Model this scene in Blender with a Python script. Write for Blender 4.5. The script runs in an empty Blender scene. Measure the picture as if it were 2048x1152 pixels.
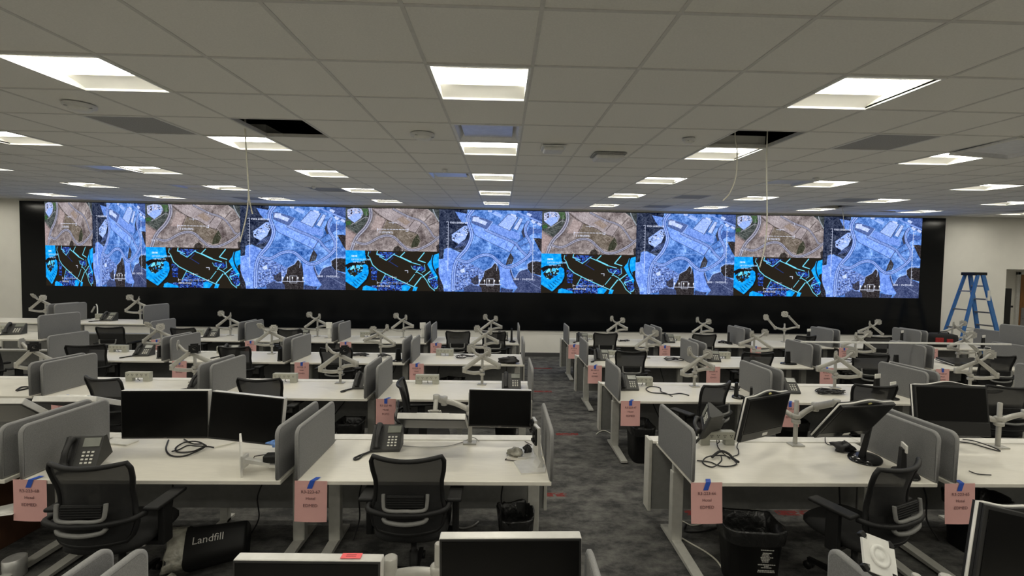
import bpy, bmesh, math, random
import numpy as np
from mathutils import Matrix, Vector, Euler

scene = bpy.context.scene
COL = scene.collection
R = math.radians
random.seed(7)

# ---------------------------------------------------------------- camera, world, exposure
cam_data = bpy.data.cameras.new('camera')
cam_data.sensor_width = 36.0
cam_data.lens = 865.0 / 2048.0 * 36.0
cam_data.clip_start = 0.05
cam = bpy.data.objects.new('camera', cam_data)
COL.objects.link(cam)
yaw, pitch, roll = 0.0237, 0.0381, 0.0156
fw = Vector((math.sin(yaw) * math.cos(pitch), math.cos(yaw) * math.cos(pitch), -math.sin(pitch)))
rt = Vector((math.cos(yaw), -math.sin(yaw), 0))
up = rt.cross(fw)
r2 = rt * math.cos(roll) + up * math.sin(roll)
u2 = -rt * math.sin(roll) + up * math.cos(roll)
cm = Matrix((r2, u2, -fw)).transposed().to_4x4()
cm.translation = (0, 0, 2.159)
cam.matrix_world = cm
scene.camera = cam

world = bpy.data.worlds.new('world')
scene.world = world
world.use_nodes = True
world.node_tree.nodes['Background'].inputs[0].default_value = (0.9, 0.95, 1.0, 1)
world.node_tree.nodes['Background'].inputs[1].default_value = 0.0
scene.view_settings.view_transform = 'Standard'
scene.view_settings.look = 'None'
scene.view_settings.gamma = 1.0
scene.view_settings.use_curve_mapping = False
scene.view_settings.exposure = 0.50
LAMP_STRENGTH = 17.0
LAMP_COLOR = (1.0, 0.955, 0.83)
SCREEN_STRENGTH = 0.80

# ---------------------------------------------------------------- materials
def lin(c):
    c = c / 255.0
    return c / 12.92 if c <= 0.04045 else ((c + 0.055) / 1.055) ** 2.4

def rgb(r, g, b):
    return (lin(r), lin(g), lin(b), 1.0)

def mat(name, col, rough=0.5, metal=0.0, var=0.06, scale=20.0, bump=0.0, bump_scale=None, stretch=None, spec=0.5):
    m = bpy.data.materials.new(name)
    m.use_nodes = True
    nt = m.node_tree
    b = nt.nodes['Principled BSDF']
    b.inputs['Roughness'].default_value = rough
    b.inputs['Metallic'].default_value = metal
    b.inputs['Specular IOR Level'].default_value = spec
    tc = nt.nodes.new('ShaderNodeTexCoord')
    src = tc.outputs['Object']
    if stretch:
        mp = nt.nodes.new('ShaderNodeMapping')
        mp.inputs['Scale'].default_value = stretch
        nt.links.new(src, mp.inputs['Vector'])
        src = mp.outputs['Vector']
    nz = nt.nodes.new('ShaderNodeTexNoise')
    nz.inputs['Scale'].default_value = scale
    nz.inputs['Detail'].default_value = 4.0
    nt.links.new(src, nz.inputs['Vector'])
    rp = nt.nodes.new('ShaderNodeValToRGB')
    rp.color_ramp.elements[0].position = 0.3
    rp.color_ramp.elements[1].position = 0.7
    rp.color_ramp.elements[0].color = tuple(max(0, x * (1 - var)) for x in col[:3]) + (1,)
    rp.color_ramp.elements[1].color = tuple(min(1, x * (1 + var)) for x in col[:3]) + (1,)
    nt.links.new(nz.outputs['Fac'], rp.inputs['Fac'])
    nt.links.new(rp.outputs['Color'], b.inputs['Base Color'])
    if bump:
        bz = nt.nodes.new('ShaderNodeTexNoise')
        bz.inputs['Scale'].default_value = bump_scale or scale * 4
        nt.links.new(src, bz.inputs['Vector'])
        bp = nt.nodes.new('ShaderNodeBump')
        bp.inputs['Strength'].default_value = bump
        bp.inputs['Distance'].default_value = 0.01
        nt.links.new(bz.outputs['Fac'], bp.inputs['Height'])
        nt.links.new(bp.outputs['Normal'], b.inputs['Normal'])
    return m

M = {}
M['ceiling_tile'] = mat('ceiling_tile', (0.86, 0.85, 0.80), 0.95, var=0.03, scale=90, bump=0.25, bump_scale=300)
M['grid'] = mat('ceiling_grid', (0.66, 0.65, 0.61), 0.6)
M['wall'] = mat('wall_paint', (0.92, 0.90, 0.83), 0.9, var=0.02, scale=3, bump=0.05, bump_scale=200)
M['base'] = mat('baseboard', (0.07, 0.07, 0.07), 0.6)
M['plenum'] = mat('plenum', (0.02, 0.02, 0.018), 0.9)
M['white_metal'] = mat('white_metal', (0.80, 0.80, 0.76), 0.45)
M['pan'] = mat('lamp_pan', (0.84, 0.83, 0.78), 0.6, var=0.01)
M['diffuser_metal'] = mat('diffuser_metal', (0.78, 0.79, 0.82), 0.34, metal=0.6)
M['pipe'] = mat('pipe_dark', (0.05, 0.05, 0.045), 0.7)
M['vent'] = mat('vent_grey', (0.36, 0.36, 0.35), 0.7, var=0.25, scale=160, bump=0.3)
M['device'] = mat('device_white', (0.72, 0.72, 0.70), 0.5)
M['surround'] = mat('gloss_black', (0.004, 0.0045, 0.005), 0.17, var=0.1, spec=0.22)
M['top'] = mat('desk_laminate', (0.79, 0.76, 0.675), 0.34, var=0.035, scale=7, stretch=(1.2, 9, 1), spec=0.45)
M['leg'] = mat('desk_leg_silver', (0.55, 0.545, 0.50), 0.45, metal=0.1)
M['spine_cap'] = mat('spine_white', (0.80, 0.78, 0.72), 0.4)
M['spine_panel'] = mat('spine_grey', (0.23, 0.23, 0.22), 0.6)
M['end_panel'] = mat('end_panel', (0.62, 0.61, 0.55), 0.5)
M['felt'] = mat('felt_grey', (0.205, 0.205, 0.203), 0.98, var=0.16, scale=220, bump=0.35, bump_scale=400)
M['felt_edge'] = mat('felt_edge', (0.29, 0.29, 0.285), 0.95, var=0.1, scale=220)
M['black'] = mat('black_plastic', (0.011, 0.011, 0.011), 0.5, spec=0.3)
M['black_soft'] = mat('black_fabric', (0.010, 0.010, 0.010), 0.9, var=0.25, scale=160, bump=0.2)
M['chair_grey'] = mat('chair_grey', (0.22, 0.22, 0.21), 0.45)
M['arm_silver'] = mat('arm_silver', (0.42, 0.41, 0.375), 0.36, metal=0.25)
M['phone'] = mat('phone_grey', (0.045, 0.045, 0.043), 0.5)
M['phone_lcd'] = mat('phone_display', (0.20, 0.21, 0.18), 0.25)
M['phone_dark'] = mat('phone_dark', (0.02, 0.02, 0.02), 0.45)
M['key'] = mat('key_white', (0.78, 0.77, 0.70), 0.5)
M['block'] = mat('power_block_grey', (0.42, 0.42, 0.36), 0.5)
M['outlet'] = mat('outlet_dark', (0.16, 0.16, 0.14), 0.6)
M['pink'] = mat('pink_paper', (0.80, 0.45, 0.42), 0.9, var=0.03, scale=6)
M['ink'] = mat('ink', (0.10, 0.03, 0.035), 0.9)
M['tape'] = mat('blue_tape', (0.03, 0.10, 0.52), 0.6)
M['monitor_black'] = mat('monitor_glass', (0.004, 0.004, 0.004), 0.30, spec=0.12)
M['monitor_case'] = mat('monitor_case', (0.013, 0.013, 0.013), 0.38)
M['monitor_gloss'] = mat('monitor_gloss_black', (0.008, 0.008, 0.008), 0.12)
M['silver'] = mat('silver_plastic', (0.72, 0.71, 0.67), 0.35, metal=0.2)
M['cable_black'] = mat('cable_black', (0.012, 0.011, 0.012), 0.5)
M['cable_white'] = mat('cable_white', (0.72, 0.70, 0.60), 0.55)
M['cable_grey'] = mat('cable_grey', (0.36, 0.35, 0.33), 0.5)
M['bag_black'] = mat('bag_black', (0.012, 0.012, 0.012), 0.28, var=0.3, scale=18, bump=0.8, bump_scale=25)
M['bag_clear'] = mat('bag_clear', (0.32, 0.31, 0.26), 0.25, var=0.5, scale=14, bump=1.0, bump_scale=22)
M['ladder_blue'] = mat('ladder_blue', (0.045, 0.17, 0.46), 0.45)
M['ladder_metal'] = mat('ladder_metal', (0.35, 0.35, 0.36), 0.4, metal=0.6)
M['wood'] = mat('door_wood', (0.33, 0.14, 0.035), 0.45, var=0.25, scale=6, stretch=(8, 8, 0.6))
M['brown'] = mat('brown_card', (0.105, 0.045, 0.022), 0.8, var=0.12, scale=12)
M['paper'] = mat('white_paper', (0.75, 0.74, 0.70), 0.85)
M['label'] = mat('label_white', (0.78, 0.77, 0.72), 0.6)
M['tin'] = mat('tin_metal', (0.78, 0.78, 0.76), 0.38, metal=0.6)
M['badge'] = mat('yellow_badge', (0.62, 0.58, 0.22), 0.5)
M['red'] = mat('red_fabric', (0.30, 0.012, 0.012), 0.7, var=0.25, scale=30)
M['glove_blue'] = mat('blue_wrap', (0.16, 0.32, 0.75), 0.35, var=0.4, scale=30, bump=0.5)
M['tool'] = mat('tool_metal', (0.10, 0.085, 0.08), 0.4, metal=0.5)
M['print_white'] = mat('print_white', (0.55, 0.54, 0.50), 0.8)

def mesh_fabric():
    m = bpy.data.materials.new('chair_mesh_fabric')
    m.use_nodes = True
    nt = m.node_tree
    out = nt.nodes['Material Output']
    b = nt.nodes['Principled BSDF']
    b.inputs['Base Color'].default_value = (0.012, 0.012, 0.012, 1)
    b.inputs['Roughness'].default_value = 0.8
    tr = nt.nodes.new('ShaderNodeBsdfTransparent')
    mx = nt.nodes.new('ShaderNodeMixShader')
    mx.inputs[0].default_value = 0.94
    nt.links.new(tr.outputs[0], mx.inputs[1])
    nt.links.new(b.outputs[0], mx.inputs[2])
    nt.links.new(mx.outputs[0], out.inputs['Surface'])
    return m
M['mesh_fabric'] = mesh_fabric()

def emission(name, col, strength, attr=None):
    m = bpy.data.materials.new(name)
    m.use_nodes = True
    nt = m.node_tree
    nt.nodes.remove(nt.nodes['Principled BSDF'])
    e = nt.nodes.new('ShaderNodeEmission')
    e.inputs['Color'].default_value = tuple(col) + (1,)
    e.inputs['Strength'].default_value = strength
    if attr:
        a = nt.nodes.new('ShaderNodeVertexColor')
        a.layer_name = attr
        nt.links.new(a.outputs['Color'], e.inputs['Color'])
    nt.links.new(e.outputs[0], nt.nodes['Material Output'].inputs['Surface'])
    return m
M['lens'] = emission('lamp_lens', LAMP_COLOR, LAMP_STRENGTH)
M['screen'] = emission('screen_picture', (1, 1, 1), SCREEN_STRENGTH, 'picture')

def carpet():
    m = bpy.data.materials.new('carpet')
    m.use_nodes = True
    nt = m.node_tree
    b = nt.nodes['Principled BSDF']
    b.inputs['Roughness'].default_value = 0.97
    b.inputs['Specular IOR Level'].default_value = 0.15
    tc = nt.nodes.new('ShaderNodeTexCoord')
    mp = nt.nodes.new('ShaderNodeMapping')
    mp.inputs['Scale'].default_value = (1.5, 2.5, 1)
    nt.links.new(tc.outputs['Object'], mp.inputs['Vector'])
    n1 = nt.nodes.new('ShaderNodeTexNoise')
    n1.inputs['Scale'].default_value = 2.6
    n1.inputs['Detail'].default_value = 8
    n1.inputs['Roughness'].default_value = 0.72
    nt.links.new(mp.outputs['Vector'], n1.inputs['Vector'])
    rp = nt.nodes.new('ShaderNodeValToRGB')
    e = rp.color_ramp.elements
    e[0].position, e[1].position = 0.40, 0.62
    e[0].color, e[1].color = (0.055, 0.055, 0.055, 1), (0.165, 0.162, 0.152, 1)
    nt.links.new(n1.outputs['Fac'], rp.inputs['Fac'])
    n2 = nt.nodes.new('ShaderNodeTexNoise')
    n2.inputs['Scale'].default_value = 260
    nt.links.new(tc.outputs['Object'], n2.inputs['Vector'])
    mul = nt.nodes.new('ShaderNodeMixRGB')
    mul.blend_type = 'MULTIPLY'
    mul.inputs[0].default_value = 0.6
    nt.links.new(rp.outputs['Color'], mul.inputs[1])
    nt.links.new(n2.outputs['Fac'], mul.inputs[2])
    gain = nt.nodes.new('ShaderNodeMixRGB')
    gain.blend_type = 'MULTIPLY'
    gain.inputs[0].default_value = 1
    gain.inputs[2].default_value = (1.45, 1.45, 1.45, 1)
    nt.links.new(mul.outputs[0], gain.inputs[1])
    # woven red dashes: each is a soft rectangle on the floor, broken up by fibre noise
    sep = nt.nodes.new('ShaderNodeSeparateXYZ')
    nt.links.new(tc.outputs['Object'], sep.inputs[0])
    def math_(op, a, bv):
        n = nt.nodes.new('ShaderNodeMath')
        n.operation = op
        for i, v in enumerate((a, bv)):
            if isinstance(v, (int, float)):
                n.inputs[i].default_value = v
            else:
                nt.links.new(v, n.inputs[i])
        return n.outputs[0]
    total = None
    for cx, cy, hw, hd in RED:
        dx = math_('DIVIDE', math_('ABSOLUTE', math_('SUBTRACT', sep.outputs[0], cx), 0), hw)
        dy = math_('DIVIDE', math_('ABSOLUTE', math_('SUBTRACT', sep.outputs[1], cy), 0), hd)
        k = math_('LESS_THAN', math_('MAXIMUM', dx, dy), 1.0)
        total = k if total is None else math_('MAXIMUM', total, k)
    n3 = nt.nodes.new('ShaderNodeTexNoise')
    n3.inputs['Scale'].default_value = 14
    n3.inputs['Detail'].default_value = 5
    nt.links.new(mp.outputs['Vector'], n3.inputs['Vector'])
    fac = math_('MULTIPLY', total, math_('MULTIPLY', math_('GREATER_THAN', n3.outputs['Fac'], 0.44), 0.85))
    mx = nt.nodes.new('ShaderNodeMixRGB')
    nt.links.new(fac, mx.inputs[0])
    nt.links.new(gain.outputs[0], mx.inputs[1])
    mx.inputs[2].default_value = (0.21, 0.028, 0.026, 1)
    nt.links.new(mx.outputs[0], b.inputs['Base Color'])
    bp = nt.nodes.new('ShaderNodeBump')
    bp.inputs['Strength'].default_value = 0.5
    bp.inputs['Distance'].default_value = 0.004
    nt.links.new(n2.outputs['Fac'], bp.inputs['Height'])
    nt.links.new(bp.outputs['Normal'], b.inputs['Normal'])
    return m
RED = [(0.50, 4.11, 0.16, 0.035), (0.90, 5.68, 0.15, 0.04), (0.72, 7.73, 0.22, 0.05), (1.95, 3.80, 0.26, 0.04), (2.75, 3.80, 0.22, 0.04),
       (-0.2, 5.9, 0.2, 0.04), (0.9, 2.2, 0.12, 0.03), (-3.9, 4.15, 0.2, 0.04), (0.95, 9.6, 0.2, 0.05)]
M['carpet'] = carpet()

# ---------------------------------------------------------------- mesh helpers
class MB:
    """collects shapes and links them as ONE mesh object"""
    def __init__(self):
        self.v, self.f, self.s = [], [], []
        self.m = Matrix.Identity(4)

    def add(self, vs, fs, smooth=False):
        o = len(self.v)
        self.v += [tuple(self.m @ Vector(p)) for p in vs]
        self.f += [tuple(i + o for i in f) for f in fs]
        self.s += [smooth] * len(fs)
        return self

    def box(self, lo, hi):
        x0, y0, z0 = lo
        x1, y1, z1 = hi
        return self.add([(x0, y0, z0), (x1, y0, z0), (x1, y1, z0), (x0, y1, z0), (x0, y0, z1), (x1, y0, z1), (x1, y1, z1), (x0, y1, z1)],
                        [(0, 3, 2, 1), (4, 5, 6, 7), (0, 1, 5, 4), (1, 2, 6, 5), (2, 3, 7, 6), (3, 0, 4, 7)])

    def cbox(self, c, s):
        return self.box([c[i] - s[i] / 2 for i in range(3)], [c[i] + s[i] / 2 for i in range(3)])

    def rbox(self, lo, hi, r=0.005, seg=2):
        bm = bmesh.new()
        bmesh.ops.create_cube(bm, size=1.0)
        for v in bm.verts:
            v.co = Vector([lo[i] + (v.co[i] + 0.5) * (hi[i] - lo[i]) for i in range(3)])
        r = min(r, min(hi[i] - lo[i] for i in range(3)) * 0.49)
        bmesh.ops.bevel(bm, geom=bm.edges[:], offset=r, segments=seg, affect='EDGES', profile=0.5)
        bm.verts.index_update()
        self.add([tuple(v.co) for v in bm.verts], [tuple(v.index for v in f.verts) for f in bm.faces])
        bm.free()
        return self

    def tube(self, pts, r, n=8, closed=False, flat=1.0):
        pts = [Vector(p) for p in pts]
        k = len(pts)
        rs = r if isinstance(r, (list, tuple)) else [r] * k
        vs, fs = [], []
        nrm = None
        for i, p in enumerate(pts):
            if closed:
                t = pts[(i + 1) % k] - pts[i - 1]
            else:
                t = pts[min(i + 1, k - 1)] - pts[max(i - 1, 0)]
            t = t.normalized() if t.length > 1e-9 else Vector((0, 0, 1))
            if nrm is None:
                a = Vector((0, 0, 1)) if abs(t.z) < 0.9 else Vector((1, 0, 0))
                nrm = (a - t * a.dot(t)).normalized()
            else:
                nrm = (nrm - t * nrm.dot(t))
                nrm = nrm.normalized() if nrm.length > 1e-6 else t.orthogonal().normalized()
            b = t.cross(nrm)
            for j in range(n):
                a = 2 * math.pi * j / n
                vs.append(tuple(p + (nrm * math.cos(a) * flat + b * math.sin(a)) * rs[i]))
        for i in range(k if closed else k - 1):
            for j in range(n):
                a, b2 = i * n + j, i * n + (j + 1) % n
                c, d = ((i + 1) % k) * n + (j + 1) % n, ((i + 1) % k) * n + j
                fs.append((a, b2, c, d))
        self.add(vs, fs, True)
        if not closed:
            self.add(vs[:n], [tuple(range(n))[::-1]])
            self.add(vs[-n:], [tuple(range(n))])
        return self

    def bar(self, a, b, w, h, w2=None, h2=None):
        """tapered rectangular bar from a to b"""
        a, b = Vector(a), Vector(b)
        t = (b - a).normalized()
        s = Vector((0, 0, 1)) if abs(t.z) < 0.95 else Vector((0, 1, 0))
        x = t.cross(s).normalized()
        y = x.cross(t)
        w2, h2 = w2 or w, h2 or h
        vs = []
        for p, ww, hh in ((a, w, h), (b, w2, h2)):
            for sx, sy in ((-1, -1), (1, -1), (1, 1), (-1, 1)):
                vs.append(tuple(p + x * sx * ww / 2 + y * sy * hh / 2))
        return self.add(vs, [(0, 1, 2, 3), (7, 6, 5, 4), (0, 4, 5, 1), (1, 5, 6, 2), (2, 6, 7, 3), (3, 7, 4, 0)])

    def lathe(self, prof, n=16, c=(0, 0, 0), sq=None):
        """profile of (radius, z); sq = (ax, ay, power) makes it a rounded rectangle"""
        vs, fs = [], []
        for r, z in prof:
            for j in range(n):
                a = 2 * math.pi * j / n
                ca, sa = math.cos(a), math.sin(a)
                if sq:
                    e = 2.0 / sq[2]
                    ca, sa = math.copysign(abs(ca) ** e, ca) * sq[0], math.copysign(abs(sa) ** e, sa) * sq[1]
                vs.append((c[0] + r * ca, c[1] + r * sa, c[2] + z))
        for i in range(len(prof) - 1):
            for j in range(n):
                fs.append((i * n + j, i * n + (j + 1) % n, (i + 1) * n + (j + 1) % n, (i + 1) * n + j))
        self.add(vs, fs, True)
        self.add(vs[:n], [tuple(range(n))[::-1]])
        self.add(vs[-n:], [tuple(range(n))])
        return self

    def prism(self, poly, t0, t1, axis='z'):
        n = len(poly)
        def P(a, b, t):
            return {'z': (a, b, t), 'x': (t, a, b), 'y': (a, t, b)}[axis]
        vs = [P(a, b, t0) for a, b in poly] + [P(a, b, t1) for a, b in poly]
        fs = [tuple(range(n))[::-1], tuple(range(n, 2 * n))] + [(i, (i + 1) % n, (i + 1) % n + n, i + n) for i in range(n)]
        return self.add(vs, fs)

    def grid(self, fn, nu, nv, smooth=True, thick=None):
        vs = [tuple(fn(i / nu, j / nv)) for j in range(nv + 1) for i in range(nu + 1)]
        fs = [(j * (nu + 1) + i, j * (nu + 1) + i + 1, (j + 1) * (nu + 1) + i + 1, (j + 1) * (nu + 1) + i) for j in range(nv) for i in range(nu)]
        return self.add(vs, fs, smooth)

    def mesh(self, name, m):
        me = bpy.data.meshes.new(name)
        me.from_pydata(self.v, [], self.f)
        me.polygons.foreach_set('use_smooth', self.s)
        me.materials.append(m)
        bm = bmesh.new()
        bm.from_mesh(me)
        bmesh.ops.recalc_face_normals(bm, faces=bm.faces[:])
        bm.to_mesh(me)
        bm.free()
        me.update()
        return me

    def obj(self, name, m, parent=None):
        o = bpy.data.objects.new(name, self.mesh(name, m))
        COL.objects.link(o)
        if parent:
            o.parent = parent
        return o

def thing(name, label, cat, loc=(0, 0, 0), rot=0.0, group=None):
    o = bpy.data.objects.new(name, None)
    o.empty_display_size = 0.1
    COL.objects.link(o)
    o.location = loc
    o.rotation_euler = (0, 0, rot) if isinstance(rot, (int, float)) else rot
    return tag(o, label, cat, group)

def tag(o, label, cat, group=None):
    o['label'] = label
    o['category'] = cat
    if group:
        o['group'] = group
    return o

def struct(o):
    o['kind'] = 'structure'
    return o

def dup(root, loc, rot, label, group=None, scale=None):
    r = root.copy()
    COL.objects.link(r)
    r.location = loc
    r.rotation_euler = (0, 0, rot) if isinstance(rot, (int, float)) else rot
    if scale:
        r.scale = scale
    r['label'] = label
    if group:
        r['group'] = group
    for ch in list(root.children):
        c = ch.copy()
        COL.objects.link(c)
        c.parent = r
        for g in ch.children:
            d = g.copy()
            COL.objects.link(d)
            d.parent = c
    return r

class Proto:
    """first placement moves the original, later ones copy it with its parts"""
    def __init__(self, root):
        self.root, self.used = root, False
    def put(self, loc, rot, label, group=None):
        if not self.used:
            self.used = True
            o = self.root
            o.location = loc
            o.rotation_euler = (0, 0, rot) if isinstance(rot, (int, float)) else rot
            return tag(o, label, o['category'], group)
        return dup(self.root, loc, rot, label, group)

def smooth_path(pts, n=8):
    pts = [Vector(p) for p in pts]
    out = []
    for i in range(len(pts) - 1):
        p0, p1, p2, p3 = pts[max(i - 1, 0)], pts[i], pts[i + 1], pts[min(i + 2, len(pts) - 1)]
        for k in range(n):
            t = k / n
            out.append(0.5 * ((2 * p1) + (p2 - p0) * t + (2 * p0 - 5 * p1 + 4 * p2 - p3) * t * t + (3 * p1 - p0 - 3 * p2 + p3) * t ** 3))
    out.append(pts[-1])
    return out

def text_mesh(name, body, size, m, parent, align='CENTER', line=1.0):
    c = bpy.data.curves.new(name, 'FONT')
    c.body = body
    c.size = size
    c.align_x = align
    c.space_line = line
    c.resolution_u = 2
    t = bpy.data.objects.new(name + '_tmp', c)
    COL.objects.link(t)
    bpy.context.view_layer.update()
    me = bpy.data.meshes.new_from_object(t.evaluated_get(bpy.context.evaluated_depsgraph_get()))
    bpy.data.objects.remove(t)
    bpy.data.curves.remove(c)
    me.materials.clear()
    me.materials.append(m)
    o = bpy.data.objects.new(name, me)
    COL.objects.link(o)
    o.parent = parent
    return o

# ---------------------------------------------------------------- words that place a thing
ROWN = {4: 'row by the screens', 3: 'second row from the screens', 2: 'third row from the screens', 1: 'fourth row from the screens', 0: 'fifth row from the screens'}
ROWS = {4: 'first row from screens', 3: 'second row from screens', 2: 'third row from screens', 1: 'fourth row from screens', 0: 'fifth row from screens'}
ORD = ['aisle-end', 'second', 'third', 'fourth', 'fifth', 'sixth']
SIDE = {'L': 'non-ladder side', 'R': 'ladder side'}
def where(r, b, c):
    return '%s desk, %s, %s' % (ORD[c], ROWS[r], SIDE[b])

# ---------------------------------------------------------------- room shell
X0, X1, YB, YF, WALL = -14.5, 17.2, -3.6, 11.6, 10.96
CX, CY, TW, TL = -0.4526, 2.5136, 0.61, 0.5841      # ceiling grid: column and row origin, tile width, tile length
SL = 0.0488                                          # the ceiling climbs a little towards the screens
TILT = math.atan(SL)
def cz(y):
    return 3.2122 + SL * y
def cpos(c, n, dz=0.0):
    y = CY + n * TL
    return (CX + c * TW, y, cz(y) + dz)

f = MB().box((X0 - 0.1, YB - 0.1, -0.12), (X1 + 0.1, 13.0, 0.0)).obj('floor', M['carpet'])
struct(f)
wf = MB().box((X0, WALL, 0.0), (13.12, WALL + 0.12, 4.3)).box((13.12, WALL, 2.42), (X1, WALL + 0.12, 4.3)).obj('wall_front', M['wall'])
struct(wf)
struct(MB().box((X0 - 0.1, YB, 0), (X0, 13.0, 4.3)).obj('wall_left', M['wall']))
struct(MB().box((X1, YB, 0), (X1 + 0.1, 13.0, 4.3)).obj('wall_right', M['wall']))
struct(MB().box((X0, YB - 0.1, 0), (X1, YB, 4.3)).obj('wall_rear', M['wall']))
# recess beside the ladder with the brown door
struct(MB().box((13.0, WALL + 0.12, 0), (13.12, 12.6, 2.6)).box((13.12, 12.5, 0), (X1, 12.6, 2.6)).box((13.0, WALL + 0.12, 2.42), (X1, 12.6, 2.6)).obj('wall_recess', M['wall']))
struct(MB().box((X0, WALL - 0.015, 0), (13.12, WALL, 0.10)).obj('baseboard_front', M['base']))
struct(MB().box((X0, YB, 0), (X0 + 0.015, WALL, 0.10)).obj('baseboard_left', M['base']))
struct(MB().box((X1 - 0.015, YB, 0), (X1, WALL, 0.10)).obj('baseboard_right', M['base']))
d = MB().rbox((15.36, 12.44, 0.02), (16.3, 12.49, 2.3), 0.004).obj('door_1', M['wood'])
struct(d)
MB().rbox((15.26, 12.45, 0.0), (15.36, 12.5, 2.38)).rbox((16.3, 12.45, 0.0), (16.4, 12.5, 2.38)).rbox((15.26, 12.45, 2.3), (16.4, 12.5, 2.38)).obj('door_frame', M['white_metal'], d)
MB().tube([(15.45, 12.43, 1.0), (15.45, 12.38, 1.0), (15.58, 12.38, 1.0)], 0.01).obj('door_handle', M['ladder_metal'], d)
MB().box((15.4, 12.43, 0.05), (16.26, 12.44, 1.32)).obj('kick_plate', M['ladder_metal'], d)
post = MB().rbox((13.16, 10.98, 0.0), (13.32, 11.14, 1.92), 0.006).obj('trim_1', M['black'])
struct(post)
MB().box((13.32, 11.0, 1.42), (13.40, 11.08, 1.47)).obj('latch', M['black'], post)

# ceiling: a grid of bars carrying tiles, each tile its own piece
ceil = bpy.data.objects.new('ceiling', None)
COL.objects.link(ceil)
struct(ceil)
ceil.location = (CX, CY, cz(CY))
ceil.rotation_euler = (TILT, 0, 0)
TLs = TL / math.cos(TILT)
C0, C1, N0, N1 = -23, 29, -10, 15
LAMPS = set()
for n in range(-9, 13, 3):
    for k in range(-5, 7):
        LAMPS.add((4 * k, n))
OPENINGS = {(-3, 2), (4, 2), (12, 11)}
VENTS = {(-5, 2), (6, 2), (-5, 9), (6, 9), (11, 9), (-9, 12), (6, 12), (19, 11)}
SUPPLY = {(0, 2), (-1, 6), (-9, 6), (7, 6), (15, 12), (8, 2), (-9, 9)}
long_bar = MB().box((-0.010, N0 * TLs, -0.003), (0.010, N1 * TLs - 0.34, 0.03)).mesh('grid_bar', M['grid'])
for c in range(C0, C1 + 1):
    o = bpy.data.objects.new('grid_bar', long_bar)
    COL.objects.link(o)
    o.parent = ceil
    o.location = (c * TW, 0, 0)
cross_bar = MB().box((C0 * TW, -0.010, -0.0025), (C1 * TW, 0.010, 0.028)).mesh('cross_bar', M['grid'])
for n in range(N0, N1):
    o = bpy.data.objects.new('cross_bar', cross_bar)
    COL.objects.link(o)
    o.parent = ceil
    o.location = (0, n * TLs, 0)
tiles = []
for n in range(N0, N1):
    for c in range(C0, C1):
        if (c, n) in LAMPS or (c, n) in OPENINGS or (c, n) in VENTS or (c, n) in SUPPLY:
            continue
        x, y, z = cpos(c + 0.5, n + 0.5)
        seen = y > 1.0 and abs(x) < 1.25 * y + 0.5
        tiles.append((not seen, x * x + y * y, c, n))
tiles.sort()
tile_mesh = MB().box((0.004, 0.004, 0.001), (TW - 0.004, TLs - 0.004, 0.022)).mesh('ceiling_tile', M['ceiling_tile'])
short_tile = MB().box((0.004, 0.004, 0.001), (TW - 0.004, TLs - 0.38, 0.022)).mesh('ceiling_tile', M['ceiling_tile'])
rest = MB()
for i, (hid, _, c, n) in enumerate(tiles):
    if i < 290 and not hid:
        o = bpy.data.objects.new('ceiling_tile', short_tile if n == N1 - 1 else tile_mesh)
        COL.objects.link(o)
        o.parent = ceil
        o.location = (c * TW, n * TLs, 0)
    else:
        ly = TLs - (0.38 if n == N1 - 1 else 0.004)
        rest.box((c * TW + 0.004, n * TLs + 0.004, 0.001), (c * TW + TW - 0.004, n * TLs + ly, 0.022))
o = rest.obj('outer_tile', M['ceiling_tile'], ceil)
o['kind'] = 'stuff'
MB().box((C0 * TW, N0 * TLs, 0.62), (C1 * TW, N1 * TLs, 0.66)).obj('deck', M['plenum'], ceil)

# pipes and trays seen through the missing tiles
t = thing('duct_pipe', 'dark pipe run seen inside the missing-tile opening by two white cables', 'pipe', cpos(4, 2, 0.25))
MB().tube([(-0.4, 0.45, 0.05), (1.0, 0.30, 0.05)], 0.05, 12).obj('pipe', M['pipe'], t)
MB().bar((0.45, 0.1, -0.02), (0.45, 0.1, 0.42), 0.02, 0.02).bar((0.1, 0.40, 0.0), (0.1, 0.40, 0.40), 0.02, 0.02).obj('hanger', M['pipe'], t)

# ---------------------------------------------------------------- ceiling lights
def make_lamp():
    t = thing('ceiling_light', 'x', 'ceiling light')
    a = MB()
    for lo, hi in (((0.005, 0.005), (0.605, 0.022)), ((0.005, 0.567), (0.605, 0.584)), ((0.005, 0.022), (0.022, 0.567)), ((0.588, 0.022), (0.605, 0.567))):
        a.box((lo[0], lo[1], -0.008), (hi[0], hi[1], 0.012))
    a.obj('frame', M['white_metal'], t)
    def pan(y0, y1, sgn):
        def fn(u, v):
            y = y0 + (y1 - y0) * v
            z = 0.006 + 0.036 * math.sin(v * math.pi / 2)
            return (0.022 + 0.566 * u, y, z)
        return MB().grid(fn, 2, 8)
    pan(0.022, 0.165, 1).obj('reflector', M['pan'], t)
    pan(0.567, 0.425, -1).obj('reflector', M['pan'], t)
    e = MB()
    e.box((0.012, 0.022, 0.0), (0.022, 0.567, 0.10)).box((0.588, 0.022, 0.0), (0.598, 0.567, 0.10))
    e.box((0.012, 0.012, 0.10), (0.598, 0.577, 0.115)).box((0.012, 0.012, 0.012), (0.598, 0.022, 0.10)).box((0.012, 0.567, 0.012), (0.598, 0.577, 0.10))
    e.obj('housing', M['pan'], t)
    def lens(u, v):
        y = 0.165 + 0.26 * v
        return (0.026 + 0.558 * u, y, 0.058 - 0.036 * math.sin(v * math.pi))
    MB().grid(lens, 1, 8).obj('lens', M['lens'], t)
    return t
lamp = Proto(make_lamp())
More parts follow.
